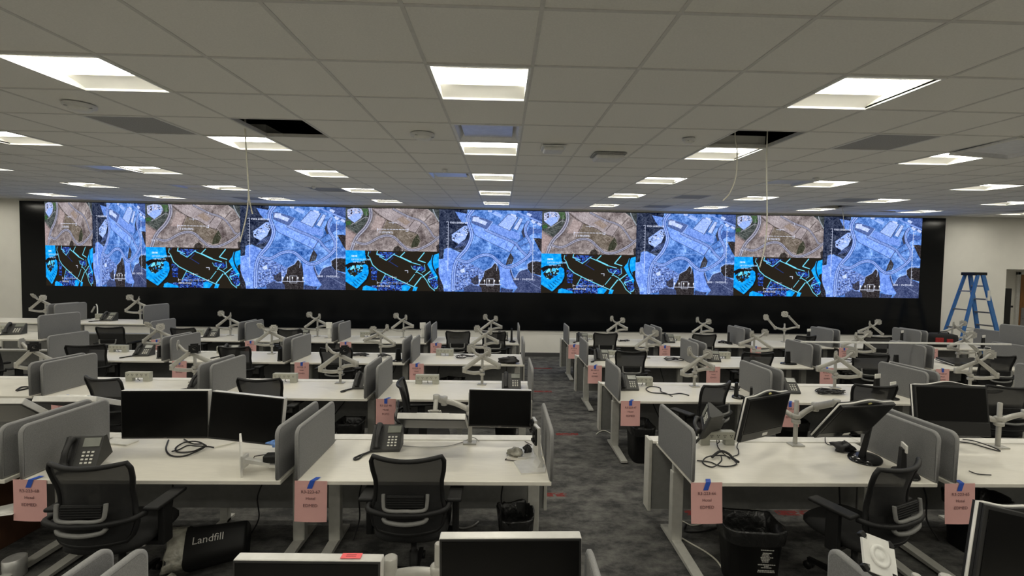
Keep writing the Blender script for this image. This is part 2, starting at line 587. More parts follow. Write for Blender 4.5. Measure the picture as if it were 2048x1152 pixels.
LN = {0: 'fifth', 3: 'fourth', 6: 'third', 9: 'second', 12: 'first', -3: 'sixth', -6: 'seventh', -9: 'eighth'}
KN = {1: 'first', 2: 'second', 3: 'third', 4: 'fourth', 5: 'fifth', 6: 'sixth'}
for n in range(12, -10, -3):
    for k in range(-5, 7):
        if (4 * k, n) not in LAMPS:
            continue
        if k == 0:
            lab = 'lit square ceiling light over the aisle, %s light line from the screens' % LN[n]
        else:
            lab = 'lit ceiling light, %s out from the aisle line on %s, %s line from screens' % (KN[abs(k)], SIDE['R' if k > 0 else 'L'], LN[n])
        lamp.put(cpos(4 * k, n), (TILT, 0, 0), lab, 'recessed ceiling lights')

def make_vent():
    t = thing('return_vent', 'x', 'vent')
    a = MB()
    a.box((0.006, 0.006, -0.006), (0.604, 0.022, 0.01)).box((0.006, 0.562, -0.006), (0.604, 0.578, 0.01)).box((0.006, 0.022, -0.006), (0.022, 0.562, 0.01)).box((0.588, 0.022, -0.006), (0.604, 0.562, 0.01))
    a.obj('frame', M['white_metal'], t)
    s = MB().box((0.02, 0.02, 0.0), (0.59, 0.565, 0.012))
    s.obj('grille', M['vent'], t)
    return t
vent = Proto(make_vent())
VL = {(-5, 2): 'dark grey return vent beside the missing-tile opening with the long cable pair', (6, 2): 'dark grey return vent two tiles from the opening with wires, ladder side',
      (-5, 9): 'grey return vent beside a light in the second light line from screens, non-ladder side', (6, 9): 'grey return vent between lights, second light line from screens, ladder side',
      (11, 9): 'grey return vent beside third light out, second light line, ladder side', (-9, 12): 'grey return vent in the light line closest to screens, non-ladder side',
      (6, 12): 'grey return vent in the light line closest to screens, ladder side', (19, 11): 'grey return vent over the blue ladder by the white wall'}
for (c, n), lab in VL.items():
    vent.put(cpos(c, n), (TILT, 0, 0), lab, 'return vents')

def make_supply():
    t = thing('supply_diffuser', 'x', 'vent')
    a = MB()
    a.box((0.006, 0.006, -0.006), (0.604, 0.03, 0.01)).box((0.006, 0.554, -0.006), (0.604, 0.578, 0.01)).box((0.006, 0.03, -0.006), (0.03, 0.554, 0.01)).box((0.58, 0.03, -0.006), (0.604, 0.554, 0.01))
    a.obj('frame', M['white_metal'], t)
    MB().add([(0.03, 0.03, 0.0), (0.58, 0.03, 0.0), (0.58, 0.554, 0.0), (0.03, 0.554, 0.0), (0.12, 0.12, 0.12), (0.49, 0.12, 0.12), (0.49, 0.464, 0.12), (0.12, 0.464, 0.12)],
             [(0, 1, 5, 4), (1, 2, 6, 5), (2, 3, 7, 6), (3, 0, 4, 7), (4, 5, 6, 7)]).obj('cone', M['diffuser_metal'], t)
    MB().rbox((0.08, 0.08, 0.018), (0.53, 0.50, 0.026), 0.003).obj('plaque', M['diffuser_metal'], t)
    return t
sup = Proto(make_supply())
SN = {(0, 2): 'open square air diffuser just before the aisle light, reflecting blue', (-1, 6): 'bluish metal air diffuser beside the aisle light, third light line from screens',
      (-9, 6): 'bluish metal air diffuser beside second light out, third light line, non-ladder side', (7, 6): 'pale metal air diffuser beside second light out, third light line, ladder side',
      (15, 12): 'bluish metal air diffuser beside fourth light out, light line closest to screens', (-9, 9): 'bluish metal air diffuser in second light line from screens, non-ladder side'}
for (c, n), lab in SN.items():
    sup.put(cpos(c, n), (TILT, 0, 0), lab, 'air diffusers')
x, y, z = cpos(8, 2)
sup.put((x, y, z - 0.012), (TILT - R(1.5), R(3.5), 0), 'white air diffuser hanging slightly open with a dark gap, ladder side', 'air diffusers')

def dome(name, label, cat, c, n, r, h, m):
    t = thing(name, label, cat, cpos(c, n, -0.006), (TILT, 0, 0))
    MB().lathe([(r, 0), (r, -h * 0.35), (r * 0.8, -h * 0.5)], 20).obj('base', m, t)
    MB().lathe([(r * 0.72, -h * 0.5), (r * 0.7, -h * 0.8), (r * 0.45, -h)], 20).obj('cap', M['white_metal'], t)
    for i in range(3):
        a = i * 2.1
        MB().cbox((r * 0.8 * math.cos(a), r * 0.8 * math.sin(a), -h * 0.5), (r * 0.2, r * 0.1, h * 0.12)).obj('clip', M['vent'], t)
    return t
for nm, lab, cat, (c, n), r_, h_ in [
    ('smoke_detector', 'round white smoke detector beside the open air diffuser', 'smoke detector', (-0.48, 2.60), 0.11, 0.05),
    ('smoke_detector', 'round white smoke detector by the wide light at the room edge, non-ladder side', 'smoke detector', (-4.54, 1.53), 0.10, 0.05),
    ('sprinkler_head', 'small sprinkler head just before the ladder-side missing-tile opening', 'sprinkler', (3.52, 2.50), 0.055, 0.05),
    ('sprinkler_head', 'tiny sprinkler head beside the aisle light, third light line', 'sprinkler', (-0.53, 5.63), 0.04, 0.04),
    ('sprinkler_head', 'tiny sprinkler head near second light line, non-ladder side', 'sprinkler', (-4.63, 8.75), 0.04, 0.04),
    ('sprinkler_head', 'tiny sprinkler head near third light line, ladder side', 'sprinkler', (7.73, 5.72), 0.04, 0.04)]:
    dome(nm, lab, cat, c, n, r_, h_, M['device'])
for lab, (c, n), w, dd, h in [('small white square wireless access point on the ceiling beside the aisle', (1.56, 3.25), 0.20, 0.20, 0.05),
                              ('large beige wireless access point on the ceiling with a grey mount', (2.59, 3.73), 0.30, 0.24, 0.06)]:
    t = thing('access_point', lab, 'access point', cpos(c, n, -0.008), (TILT, 0, 0))
    MB().rbox((-w / 2, -dd / 2, -h), (w / 2, dd / 2, -0.012), 0.03, 3).obj('body', M['device'], t)
    MB().rbox((-w / 2 - 0.02, -dd / 2 - 0.01, -0.014), (w / 2 + 0.02, dd / 2 + 0.01, 0), 0.004).obj('mount_plate', M['vent'] if w > 0.25 else M['device'], t)  # the larger access point gets a grey mount plate

def cable(name, label, cat, pts, r, m, group=None, n=6):
    t = MB().tube(smooth_path(pts, n), r, 6).obj(name, m)
    return tag(t, label, cat, group)
for lab, pts in [('white cable dangling from the opening, ending curled away towards the aisle', [(2.106, 3.950, 3.472), (2.131, 3.950, 3.301), (2.130, 3.950, 3.074), (2.080, 3.950, 2.914), (2.013, 3.950, 2.835)]),
                 ('white cable hanging straight and low before a tan screen, ladder side', [(2.376, 3.900, 3.359), (2.382, 3.900, 3.068), (2.401, 3.900, 2.708), (2.393, 3.900, 2.436), (2.350, 3.900, 2.231)]),
                 ('short white cable hanging from the far opening before the screens', [(7.302, 9.200, 3.700), (7.336, 9.200, 3.433), (7.360, 9.200, 3.144)]),
                 ('white cable hanging low beside its twin, non-ladder side, longest end', [(-2.335, 4.000, 3.483), (-2.316, 4.000, 3.127), (-2.304, 4.000, 2.859), (-2.324, 4.000, 2.634), (-2.384, 4.000, 2.388)]),
                 ('white cable hanging beside its twin, forked end, non-ladder side', [(-2.344, 4.030, 3.493), (-2.341, 4.030, 3.225), (-2.326, 4.030, 2.955), (-2.313, 4.030, 2.774), (-2.287, 4.030, 2.647)])]:
    p0 = pts[0]
    pts = [(p0[0], p0[1], cz(p0[1]) + 0.60)] + pts
    cable('hanging_cable', lab, 'cable', pts, 0.006, M['cable_white'], 'cables hanging from the ceiling')

# ---------------------------------------------------------------- video wall
def blob(h, w, seed, s):
    """smooth value noise, h x w"""
    rng = np.random.default_rng(seed)
    out = np.zeros((h, w))
    amp = 1.0
    for _ in range(4):
        g = rng.random((int(h / s) + 3, int(w / s) + 3))
        yy, xx = np.meshgrid(np.arange(h) / s, np.arange(w) / s, indexing='ij')
        y0, x0 = yy.astype(int), xx.astype(int)
        fy, fx = yy - y0, xx - x0
        fy, fx = fy * fy * (3 - 2 * fy), fx * fx * (3 - 2 * fx)
        out += amp * ((g[y0, x0] * (1 - fx) + g[y0, x0 + 1] * fx) * (1 - fy) + (g[y0 + 1, x0] * (1 - fx) + g[y0 + 1, x0 + 1] * fx) * fy - 0.5)
        amp *= 0.6
        s = max(1.5, s / 2)
    return out

class Pic:
    """a small colour picture drawn with polygons and lines; box = its frame in drawing units"""
    def __init__(self, w, h, box, base):
        self.w, self.h, self.box = w, h, box
        self.a = np.zeros((h, w, 3)) + np.array(base, float)
        self.sx, self.sy = w / (box[2] - box[0]), h / (box[3] - box[1])
        self.yy, self.xx = np.meshgrid(np.arange(h) + 0.5, np.arange(w) + 0.5, indexing='ij')
    def T(self, p):
        return [((x - self.box[0]) * self.sx, (y - self.box[1]) * self.sy) for x, y in p]
    def mask(self, p):
        p = self.T(p)
        m = np.zeros((self.h, self.w), bool)
        for (xa, ya), (xb, yb) in zip(p, p[1:] + p[:1]):
            if ya == yb:
                continue
            c = (ya > self.yy) != (yb > self.yy)
            m ^= c & (self.xx < (xb - xa) * (self.yy - ya) / (yb - ya) + xa)
        return m
    def poly(self, p, col, k=1.0):
        m = self.mask(p)
        self.a[m] = self.a[m] * (1 - k) + np.array(col, float) * k
        return m
    def line(self, p, wd, col, curve=True, k=1.0):
        if curve and len(p) > 2:
            p = [(q.x, q.y) for q in smooth_path([(x, y, 0) for x, y in p], 6)]
        p = self.T(p)
        d = np.full((self.h, self.w), 1e9)
        for (xa, ya), (xb, yb) in zip(p, p[1:]):
            l2 = max(1e-9, (xb - xa) ** 2 + (yb - ya) ** 2)
            t = np.clip(((self.xx - xa) * (xb - xa) + (self.yy - ya) * (yb - ya)) / l2, 0, 1)
            d = np.minimum(d, np.hypot(self.xx - xa - t * (xb - xa), self.yy - ya - t * (yb - ya)))
        al = np.clip(wd * self.sx / 2 + 0.5 - d, 0, 1)[..., None] * k
        self.a = self.a * (1 - al) + np.array(col, float) * al
    def noise(self, amt, seed, s, m=None):
        n = blob(self.h, self.w, seed, s)[..., None] * amt
        self.a = np.clip(self.a + (n if m is None else n * m[..., None]), 0, 255)
    def speck(self, m, cols, seed, density, size=2):
        rng = np.random.default_rng(seed)
        ys, xs = np.nonzero(m)
        for i in rng.choice(len(ys), int(len(ys) * density), replace=False):
            y, x = ys[i], xs[i]
            hh, ww = rng.integers(1, size + 2), rng.integers(1, size + 3)
            blk = m[y:y + hh, x:x + ww]
            self.a[y:y + hh, x:x + ww][blk] = cols[rng.integers(len(cols))]
    def text(self, s, x, y, col, k=0.9):
        X, Y = self.T([(x, y)])[0]
        X, Y = int(X), int(Y)
        for ch in s:
            g = FONT.get(ch, FONT['-'])
            for j, row in enumerate(g):
                for i in range(3):
                    if row >> (2 - i) & 1 and 0 <= Y + j < self.h and 0 <= X + i < self.w:
                        self.a[Y + j, X + i] = self.a[Y + j, X + i] * (1 - k) + np.array(col, float) * k
            X += 4 if ch != ' ' else 2
    def obj(self, name, x0, x1, z0, z1, y, parent, shared={}):
        if name not in shared:
            w, h = self.w, self.h
            gx, gz = np.meshgrid(np.linspace(0, 1, w + 1), np.linspace(1, 0, h + 1))
            co = np.stack([gx, np.zeros_like(gx), gz], -1).reshape(-1, 3)
            i = np.arange(h * (w + 1)).reshape(h, w + 1)[:, :w].reshape(-1)
            fc = np.stack([i, i + w + 1, i + w + 2, i + 1], 1)
            me = bpy.data.meshes.new(name)
            me.vertices.add(len(co)); me.vertices.foreach_set('co', co.reshape(-1))
            me.loops.add(fc.size); me.loops.foreach_set('vertex_index', fc.reshape(-1).astype(np.int32))
            me.polygons.add(len(fc)); me.polygons.foreach_set('loop_start', np.arange(len(fc), dtype=np.int32) * 4)
            me.polygons.foreach_set('loop_total', np.full(len(fc), 4, np.int32))
            me.update(calc_edges=True)
            me.validate()
            c = self.a.reshape(-1, 3) / 255.0
            c = np.where(c <= 0.04045, c / 12.92, ((c + 0.055) / 1.055) ** 2.4)
            c = np.concatenate([c, np.ones((len(c), 1))], 1)
            at = me.color_attributes.new('picture', 'FLOAT_COLOR', 'CORNER')
            at.data.foreach_set('color', np.repeat(c, 4, 0).reshape(-1).astype(np.float32))
            me.materials.append(M['screen'])
            shared[name] = me
        o = bpy.data.objects.new('screen_picture', shared[name])
        COL.objects.link(o)
        o.parent = parent
        o.location = (x0, y, z0)
        o.scale = (x1 - x0, 1, z1 - z0)
        return o
FONT = {c: [int(v) for v in s] for c, s in {
    'A': '25755', 'B': '65656', 'C': '34443', 'D': '65556', 'E': '74647', 'F': '74644', 'G': '34553', 'H': '55755', 'I': '72227', 'L': '44447', 'M': '57755', 'N': '57775', 'O': '25552', 'P': '65644',
    'Q': '25563', 'R': '65655', 'S': '34216', 'T': '72222', 'U': '55557', 'Z': '71247', 'Y': '55222', '0': '25552', '1': '26227', '2': '61247', '3': '61216', '4': '55711', '5': '74616', '6': '34757', '7': '71222',
    '8': '75757', '-': '00700', '.': '00002', ':': '02020', '/': '11244', ' ': '00000'}.items()}
W_ = (225, 232, 255)

def picture_blue():
    p = Pic(290, 236, (0, 48, 1350, 1103), (98, 140, 214))
    p.noise(70, 3, 26); p.noise(44, 4, 6)
    dk = p.poly([(0, 35), (372, 35), (360, 125), (290, 205), (380, 240), (415, 330), (385, 480), (290, 605), (150, 540), (65, 560), (60, 680), (0, 690)], (46, 54, 76))
    p.noise(34, 5, 8, dk)
    p.poly([(210, 75), (372, 100), (300, 195), (262, 165)], (105, 142, 222)); p.poly([(285, 170), (305, 170), (300, 215), (288, 215)], (95, 130, 210))
    b = p.poly([(165, 370), (325, 255), (380, 255), (390, 312), (345, 420), (255, 490), (170, 440)], (150, 178, 240))
    p.speck(b, [(40, 45, 70), (190, 205, 250)], 1, 0.07, 3)
    p.poly([(215, 430), (350, 370), (335, 430), (250, 488)], (165, 190, 246))
    for i in range(5):
        p.line([(215 + i * 30, 540 - i * 8), (290 + i * 22, 470 - i * 10)], 7, (95, 115, 175))
    lb = p.poly([(80, 555), (115, 540), (285, 605), (205, 720), (195, 1103), (70, 1103), (15, 930), (0, 860), (0, 705), (65, 680)], (118, 154, 238))
    p.noise(50, 6, 7, lb)
    p.poly([(0, 870), (20, 940), (60, 1030), (70, 1103), (0, 1103)], (42, 42, 50))
    fm = p.poly([(430, 285), (470, 245), (610, 295), (900, 405), (1010, 470), (930, 580), (650, 450), (480, 375)], (128, 165, 247))
    p.noise(26, 7, 9, fm)
    p.poly([(640, 280), (710, 225), (1040, 330), (1060, 420), (900, 395), (760, 350)], (118, 152, 232)); p.noise(20, 8, 6)
    p.poly([(420, 125), (470, 120), (700, 190), (625, 300), (420, 215)], (84, 104, 160))
    p.poly([(445, 135), (525, 140), (515, 205), (432, 190)], (190, 205, 250)); p.poly([(520, 160), (632, 200), (602, 242), (508, 205)], (192, 208, 252))
    p.poly([(690, 90), (735, 60), (832, 105), (800, 145)], (150, 180, 252)); p.poly([(635, 50), (690, 45), (690, 75), (640, 70)], (180, 200, 250))
    p.poly([(900, 90), (1040, 130), (930, 312), (765, 240)], (70, 84, 130)); p.poly([(905, 98), (1025, 132), (922, 302), (775, 238)], (160, 186, 250))
    p.poly([(940, 85), (1010, 105), (1000, 130), (935, 105)], (190, 205, 250))
    p.poly([(1060, 138), (1100, 150), (1035, 298), (968, 278)], (74, 88, 135)); p.poly([(1062, 142), (1094, 152), (1022, 296), (974, 276), (1000, 240), (1040, 180)], (185, 202, 252))
    tr = p.poly([(1150, 48), (1350, 48), (1350, 250), (1190, 160)], (70, 92, 150)); p.noise(30, 9, 7, tr)
    for q in ([(1140, 90), (1160, 70), (1215, 95), (1195, 122)], [(1200, 175), (1225, 160), (1270, 185), (1240, 220)], [(1280, 215), (1300, 190), (1345, 215), (1335, 245)]):
        p.poly(q, (190, 205, 250))
    p.line([(990, 48), (1100, 100), (1230, 150), (1350, 195)], 20, (125, 155, 225), False)
    p.poly([(1120, 220), (1155, 195), (1130, 290), (1145, 370), (1110, 400), (1078, 320)], (52, 58, 80))
    p.poly([(1180, 250), (1350, 285), (1350, 330), (1230, 340), (1170, 380), (1150, 330)], (70, 100, 170))
    p.poly([(1240, 395), (1350, 400), (1350, 585), (1310, 525)], (48, 44, 46))
    town = p.poly([(230, 730), (420, 740), (520, 790), (600, 830), (590, 900), (520, 1000), (560, 1040), (215, 1090)], (95, 122, 192))
    p.speck(town, [(160, 185, 245), (55, 66, 110), (120, 150, 225), (80, 100, 160)], 2, 0.16, 3)
    p.poly([(275, 830), (330, 800), (345, 850), (300, 860)], (200, 215, 250))
    p.poly([(430, 935), (520, 880), (530, 1000), (470, 1010), (430, 980)], (56, 58, 76))
    p.poly([(735, 722), (690, 782), (600, 830), (590, 900), (530, 1000), (560, 1103), (812, 1103), (802, 860), (780, 770)], (50, 46, 48))
    pe = p.poly([(800, 772), (930, 790), (962, 900), (1042, 1035), (960, 1062), (900, 1060), (830, 1010), (802, 880)], (116, 152, 236)); p.noise(40, 10, 7, pe)
    s = p.poly([(940, 790), (1000, 920), (1060, 832), (1150, 790), (1212, 850), (1350, 900), (1350, 1103), (990, 1103), (1042, 1040), (985, 960), (935, 835)], (64, 74, 112)); p.noise(16, 11, 8, s)
    p.poly([(1165, 735), (1230, 695), (1350, 700), (1350, 880), (1212, 850), (1165, 790)], (48, 45, 48))
    p.poly([(330, 1050), (430, 1000), (560, 1040), (570, 1103), (330, 1103)], (60, 72, 112)); p.poly([(820, 1040), (900, 1060), (985, 1062), (970, 1103), (815, 1103)], (58, 70, 110))
    p.line([(1350, 685), (1230, 690), (1165, 735), (1165, 790), (1060, 830), (1000, 918), (950, 800)], 8, (165, 190, 245))
    p.line([(735, 722), (690, 782), (600, 830), (590, 880), (530, 880), (530, 1015), (450, 1015)], 8, (160, 185, 245), False)
    p.line([(735, 720), (765, 745), (758, 825)], 7, (190, 205, 245))
    p.line([(1140, 935), (1350, 1050)], 4, (150, 165, 205), False)
    # roads
    for q, wd in (([(440, 48), (390, 115), (375, 190), (402, 270), (425, 360), (408, 450), (350, 560), (270, 650), (222, 740), (198, 850), (190, 1080)], 40),
                  ([(1165, 190), (1132, 260), (1140, 350), (1200, 450), (1216, 540), (1170, 632)], 26),
                  ([(610, 300), (760, 365), (900, 420), (1010, 478), (1080, 560), (1170, 635)], 22),
                  ([(1210, 590), (1160, 645), (1080, 705), (960, 770), (870, 770), (780, 708), (700, 640), (620, 622), (520, 645), (400, 710), (330, 715), (255, 690)], 30)):
        p.line(q, wd + 14, (62, 80, 135)); p.line(q, wd, (156, 184, 250)); p.line(q, wd * 0.36, (98, 124, 196))
    p.line([(440, 300), (480, 372), (650, 452), (930, 582)], 6, (60, 76, 126)); p.line([(1000, 480), (935, 580)], 9, (70, 80, 125)); p.line([(1110, 395), (1020, 460)], 7, (62, 76, 122)); p.line([(1180, 450), (1080, 500)], 7, (62, 76, 122))
    p.line([(700, 200), (630, 295)], 10, (165, 190, 250)); p.line([(1050, 320), (1060, 390), (1030, 420)], 8, (150, 178, 245)); p.line([(905, 440), (875, 530)], 4, (85, 108, 175))
    p.poly([(940, 590), (985, 660), (962, 730), (880, 752), (900, 670)], (54, 52, 58)); p.poly([(925, 670), (970, 660), (955, 725), (905, 735)], (78, 82, 92))
    p.noise(40, 77, 2.2)
    # overlay marks
    p.line([(70, 572), (1350, 575)], 4, (170, 190, 240), False, 0.6)
    p.line([(95, 208), (120, 205), (120, 830)], 6, W_, False, 0.9)
    for i in range(9):
        y = 240 + i * 36
        p.line([(95 if i % 2 else 105, y), (120, y)], 5, W_, False, 0.85)
    p.line([(1270, 232), (1235, 230), (1235, 938), (1270, 938)], 6, W_, False, 0.9)
    for i in range(14):
        y = 270 + i * 48
        p.line([(1235, y), (1265 if i % 3 == 0 else 1250, y)], 5, W_, False, 0.85)
    p.line([(530, 1003), (822, 1003)], 7, W_, False)
    p.line([(632, 932), (722, 932), (722, 1022), (632, 1022), (632, 932)], 5, W_, False)
    for x in (540, 602, 665, 735, 800):
        p.line([(x, 950), (x, 962)], 14, (255, 255, 255), False); p.line([(x, 962), (x, 1003)], 4, W_, False)
    p.text('FREQ 60MHZ/UM', 145, 205, W_); p.text('GMOD : 34/5520T', 990, 922, W_)
    return p

def picture_tan():
    p = Pic(260, 116, (38, 62, 1222, 592), (140, 130, 130))
    p.noise(60, 21, 30); p.noise(34, 22, 7)
    q = p.poly([(560, 200), (720, 270), (850, 345), (940, 375), (880, 545), (780, 505), (640, 410), (470, 400)], (112, 102, 92)); p.noise(34, 23, 8, q)
    p.poly([(380, 70), (640, 70), (1000, 235), (925, 370), (560, 205)], (166, 156, 160), 0.75); p.poly([(430, 150), (550, 205), (500, 330), (350, 330)], (168, 150, 148), 0.7)
    p.poly([(680, 195), (760, 160), (860, 230), (800, 270)], (140, 122, 108), 0.7)
    p.poly([(38, 330), (170, 400), (100, 592), (38, 592)], (168, 148, 148), 0.8)
    g = p.poly([(38, 62), (325, 62), (340, 200), (280, 300), (180, 385), (38, 300)], (70, 76, 74)); p.noise(30, 24, 6, g)
    p.poly([(40, 235), (100, 225), (110, 270), (50, 280)], (58, 92, 56)); p.poly([(240, 70), (320, 70), (325, 150), (280, 160)], (66, 92, 62))
    u = p.poly([(60, 85), (150, 62), (235, 75), (262, 125), (232, 190), (150, 245), (60, 180)], (172, 180, 214)); p.speck(u, [(50, 45, 60), (210, 210, 235), (150, 178, 240)], 3, 0.10, 3)
    p.poly([(65, 190), (160, 140), (240, 125), (225, 190), (150, 248)], (150, 178, 244))
    for i in range(6):
        p.line([(90 + i * 28, 320 - i * 14), (150 + i * 28, 360 - i * 22)], 6, (110, 114, 112))
    p.line([(110, 270), (200, 230), (280, 180), (320, 185)], 7, (165, 165, 175)); p.line([(300, 110), (295, 190)], 6, (150, 150, 150))
    k = p.poly([(1075, 62), (1222, 62), (1222, 230), (1150, 115)], (62, 68, 70)); p.noise(20, 25, 6, k)
    p.line([(1140, 62), (1175, 140), (1222, 215)], 14, (150, 158, 168)); p.line([(1080, 66), (1075, 130), (1040, 165)], 10, (150, 142, 140))
    for q, wd in (([(345, 62), (358, 135), (338, 220), (285, 310), (200, 400), (150, 480), (108, 592)], 40),
                  ([(640, 70), (830, 160), (960, 200), (1040, 250), (1110, 335), (1150, 398), (1195, 412)], 20),
                  ([(1222, 405), (1130, 480), (1020, 542), (920, 575), (820, 565), (740, 500), (650, 420), (560, 400), (460, 425), (340, 492), (260, 510), (165, 485)], 28)):
        p.line(q, wd + 12, (88, 82, 84)); p.line(q, wd, (164, 164, 182)); p.line(q, wd * 0.35, (104, 104, 124))
    for q in ([(370, 75), (430, 130), (560, 205), (720, 270), (840, 340), (935, 365)], [(1000, 240), (915, 372)], [(905, 205), (840, 290)], [(1110, 132), (1035, 218)], [(1205, 212), (1092, 268)], [(545, 205), (490, 330)]):
        p.line(q, 7, (66, 58, 58), False)
    p.poly([(950, 370), (988, 452), (950, 530), (862, 552), (892, 450)], (58, 60, 48)); p.line([(950, 425), (985, 465), (955, 525)], 6, (140, 132, 124)); p.line([(815, 385), (865, 365), (905, 400), (855, 422), (815, 385)], 5, (160, 148, 142))
    p.poly([(640, 592), (655, 545), (700, 520), (742, 560), (732, 592)], (58, 53, 50)); p.line([(625, 592), (645, 550), (690, 525)], 6, (175, 168, 165)); p.line([(715, 525), (765, 555), (755, 592)], 6, (175, 168, 165))
    p.poly([(1185, 520), (1222, 490), (1222, 592), (1200, 592)], (56, 52, 54)); p.line([(425, 570), (455, 592)], 6, (210, 205, 205), False)
    p.noise(34, 78, 2.2)
    p.line([(585, 240), (690, 240)], 5, W_, False); p.line([(637, 228), (637, 255)], 5, W_, False)
    for i in range(10):
        p.line([(442 + i * 39, 323), (468 + i * 39, 323)], 6, W_, False)
    p.line([(440, 312), (440, 345)], 6, W_, False); p.line([(800, 342), (828, 342), (828, 310)], 6, W_, False); p.line([(825, 150), (825, 180)], 5, W_, False)
    p.text('S 17515M71', 470, 352, W_); p.text('S76.0', 105, 500, W_, 0.7)
    return p

def picture_cyan():
    p = Pic(260, 118, (38, 592, 1222, 1132), (38, 33, 26))
    cy, hi, bl = (20, 160, 246), (120, 224, 252), (26, 52, 140)
    def C(q):
        m = p.poly(q, cy); p.noise(36, 31, 6, m); return m
    for i, q in enumerate(([(350, 790), (440, 850), (430, 1000), (365, 985)], [(540, 920), (700, 985), (820, 1045), (760, 1132), (440, 1132), (480, 1010)], [(870, 770), (960, 790), (1050, 790), (1040, 870), (900, 840)],
                           [(1100, 880), (1190, 850), (1215, 1060), (1170, 1110), (1080, 980)], [(255, 1075), (440, 1060), (440, 1132), (255, 1132)], [(420, 610), (720, 610), (640, 660), (560, 720), (470, 680)])):
        m = p.mask(q); p.speck(m, [bl, (40, 80, 190), (18, 26, 60), (90, 130, 210)], 40 + i, 0.16, 3)
    C([(38, 592), (282, 592), (290, 660), (300, 720), (180, 760), (90, 765), (38, 800)])
    C([(265, 760), (322, 800), (335, 900), (290, 1000), (180, 1112), (38, 1015), (38, 820)])
    p.poly([(38, 790), (90, 760), (270, 735), (290, 770), (255, 790), (120, 800), (60, 850)], (24, 22, 24))
    b = p.poly([(62, 870), (120, 800), (240, 770), (262, 830), (240, 880), (150, 950), (100, 930)], (38, 33, 26)); p.speck(b, [hi, (20, 120, 200)], 5, 0.035, 3)
    p.poly([(90, 850), (125, 800), (150, 800), (150, 830), (110, 860)], hi); p.poly([(175, 790), (230, 800), (210, 840), (180, 830)], (70, 190, 240))
    for i in range(6):
        p.line([(130 + i * 28, 1020 - i * 20), (175 + i * 26, 1075 - i * 30)], 8, (14, 60, 110), False)
    p.poly([(285, 640), (330, 640), (345, 760), (350, 880), (320, 990), (190, 1132), (165, 1132), (300, 980), (332, 890), (320, 790)], (24, 22, 22))
    C([(1140, 640), (1222, 615), (1222, 800), (1180, 830), (1212, 940), (1200, 985), (1130, 870), (1075, 765), (1120, 700)])
    p.line([(1160, 620), (1140, 700), (1150, 800), (1200, 900), (1222, 940)], 14, (24, 22, 24))
    C([(755, 1060), (800, 1045), (870, 1075), (830, 1132), (755, 1132)]); C([(905, 1070), (955, 1078), (935, 1132), (890, 1132)]); C([(260, 1085), (300, 1065), (440, 1112), (440, 1132), (250, 1132)])
    for q, wd in (([(345, 690), (380, 785), (450, 850), (560, 910), (700, 980), (850, 1050), (915, 1078)], 11), ([(440, 600), (432, 640), (520, 672)], 11), ([(470, 670), (552, 722), (660, 625)], 8),
                  ([(650, 640), (740, 680), (860, 740), (985, 775)], 10), ([(785, 608), (730, 668), (870, 735)], 11), ([(1035, 608), (958, 712), (1050, 742)], 12), ([(545, 905), (490, 1015)], 8), ([(915, 905), (845, 1005)], 8),
                  ([(1000, 940), (915, 1062)], 13), ([(940, 870), (1010, 910), (1065, 985), (1110, 1070), (1172, 1125)], 9), ([(1115, 858), (1020, 940)], 12), ([(1195, 928), (1085, 978), (1110, 1012)], 11),
                  ([(980, 810), (930, 880)], 10), ([(330, 610), (320, 660), (340, 680)], 8), ([(1172, 1100), (1200, 1090), (1212, 1060)], 9), ([(870, 790), (890, 830), (940, 850)], 6), ([(1040, 770), (1050, 850), (1010, 880)], 6)):
        p.line(q, wd, hi, False)
    for q in ([(355, 600), (345, 625)], [(600, 740), (700, 805)], [(585, 740), (640, 680)], [(890, 800), (950, 830)], [(640, 620), (560, 700)]):
        p.line(q, 8, (40, 60, 130), False)
    p.line([(580, 948), (685, 948)], 5, W_, False); p.line([(632, 935), (632, 965)], 5, W_, False)
    p.line([(440, 1012), (440, 1040)], 6, W_, False)
    for i in range(10):
        p.line([(442 + i * 38, 1027), (468 + i * 38, 1027)], 6, W_, False)
    p.line([(822, 1015), (822, 1035)], 6, W_, False); p.line([(792, 856), (828, 856), (828, 885)], 7, W_, False)
    for dx in (0, 4):
        p.text('SRTM', 112 + dx, 660, (210, 235, 255))
    p.text('INTERPOLATION', 112, 705, (170, 215, 255)); p.text('ON 402.01', 135, 740, (170, 215, 255)); p.text('EMYD17026', 445, 1062, W_)
    return p

vw = thing('video_wall', 'wide black video wall showing ten blue, tan and cyan aerial maps', 'video wall', (-0.22, 10.93, 0.67))
vw_off = Vector((-0.22, 10.93, 0.67))
MB().box((-11.82 + 0.22, -0.012, 0.0), (11.39 + 0.22, 0.03, 3.03)).obj('surround', M['surround'], vw)
XS = [-11.22, -10.08, -8.80, -6.50, -3.91, -1.59, 0.99, 3.385, 5.92, 8.206, 10.77]
pb, pt_, pc = picture_blue(), picture_tan(), picture_cyan()
ZB, ZT, ZM = 1.632, 3.685, 2.625
for i in range(10):
    a, b = XS[i] - vw_off.x, XS[i + 1] - vw_off.x
    if i % 2 == 0:
        pt_.obj('tan_map', a, b, ZM - vw_off.z, ZT - vw_off.z, -0.014, vw)
        pc.obj('cyan_map', a, b, ZB - vw_off.z, ZM - vw_off.z, -0.014, vw)
    else:
        pb.obj('blue_map', a, b, ZB - vw_off.z, ZT - vw_off.z, -0.014, vw)

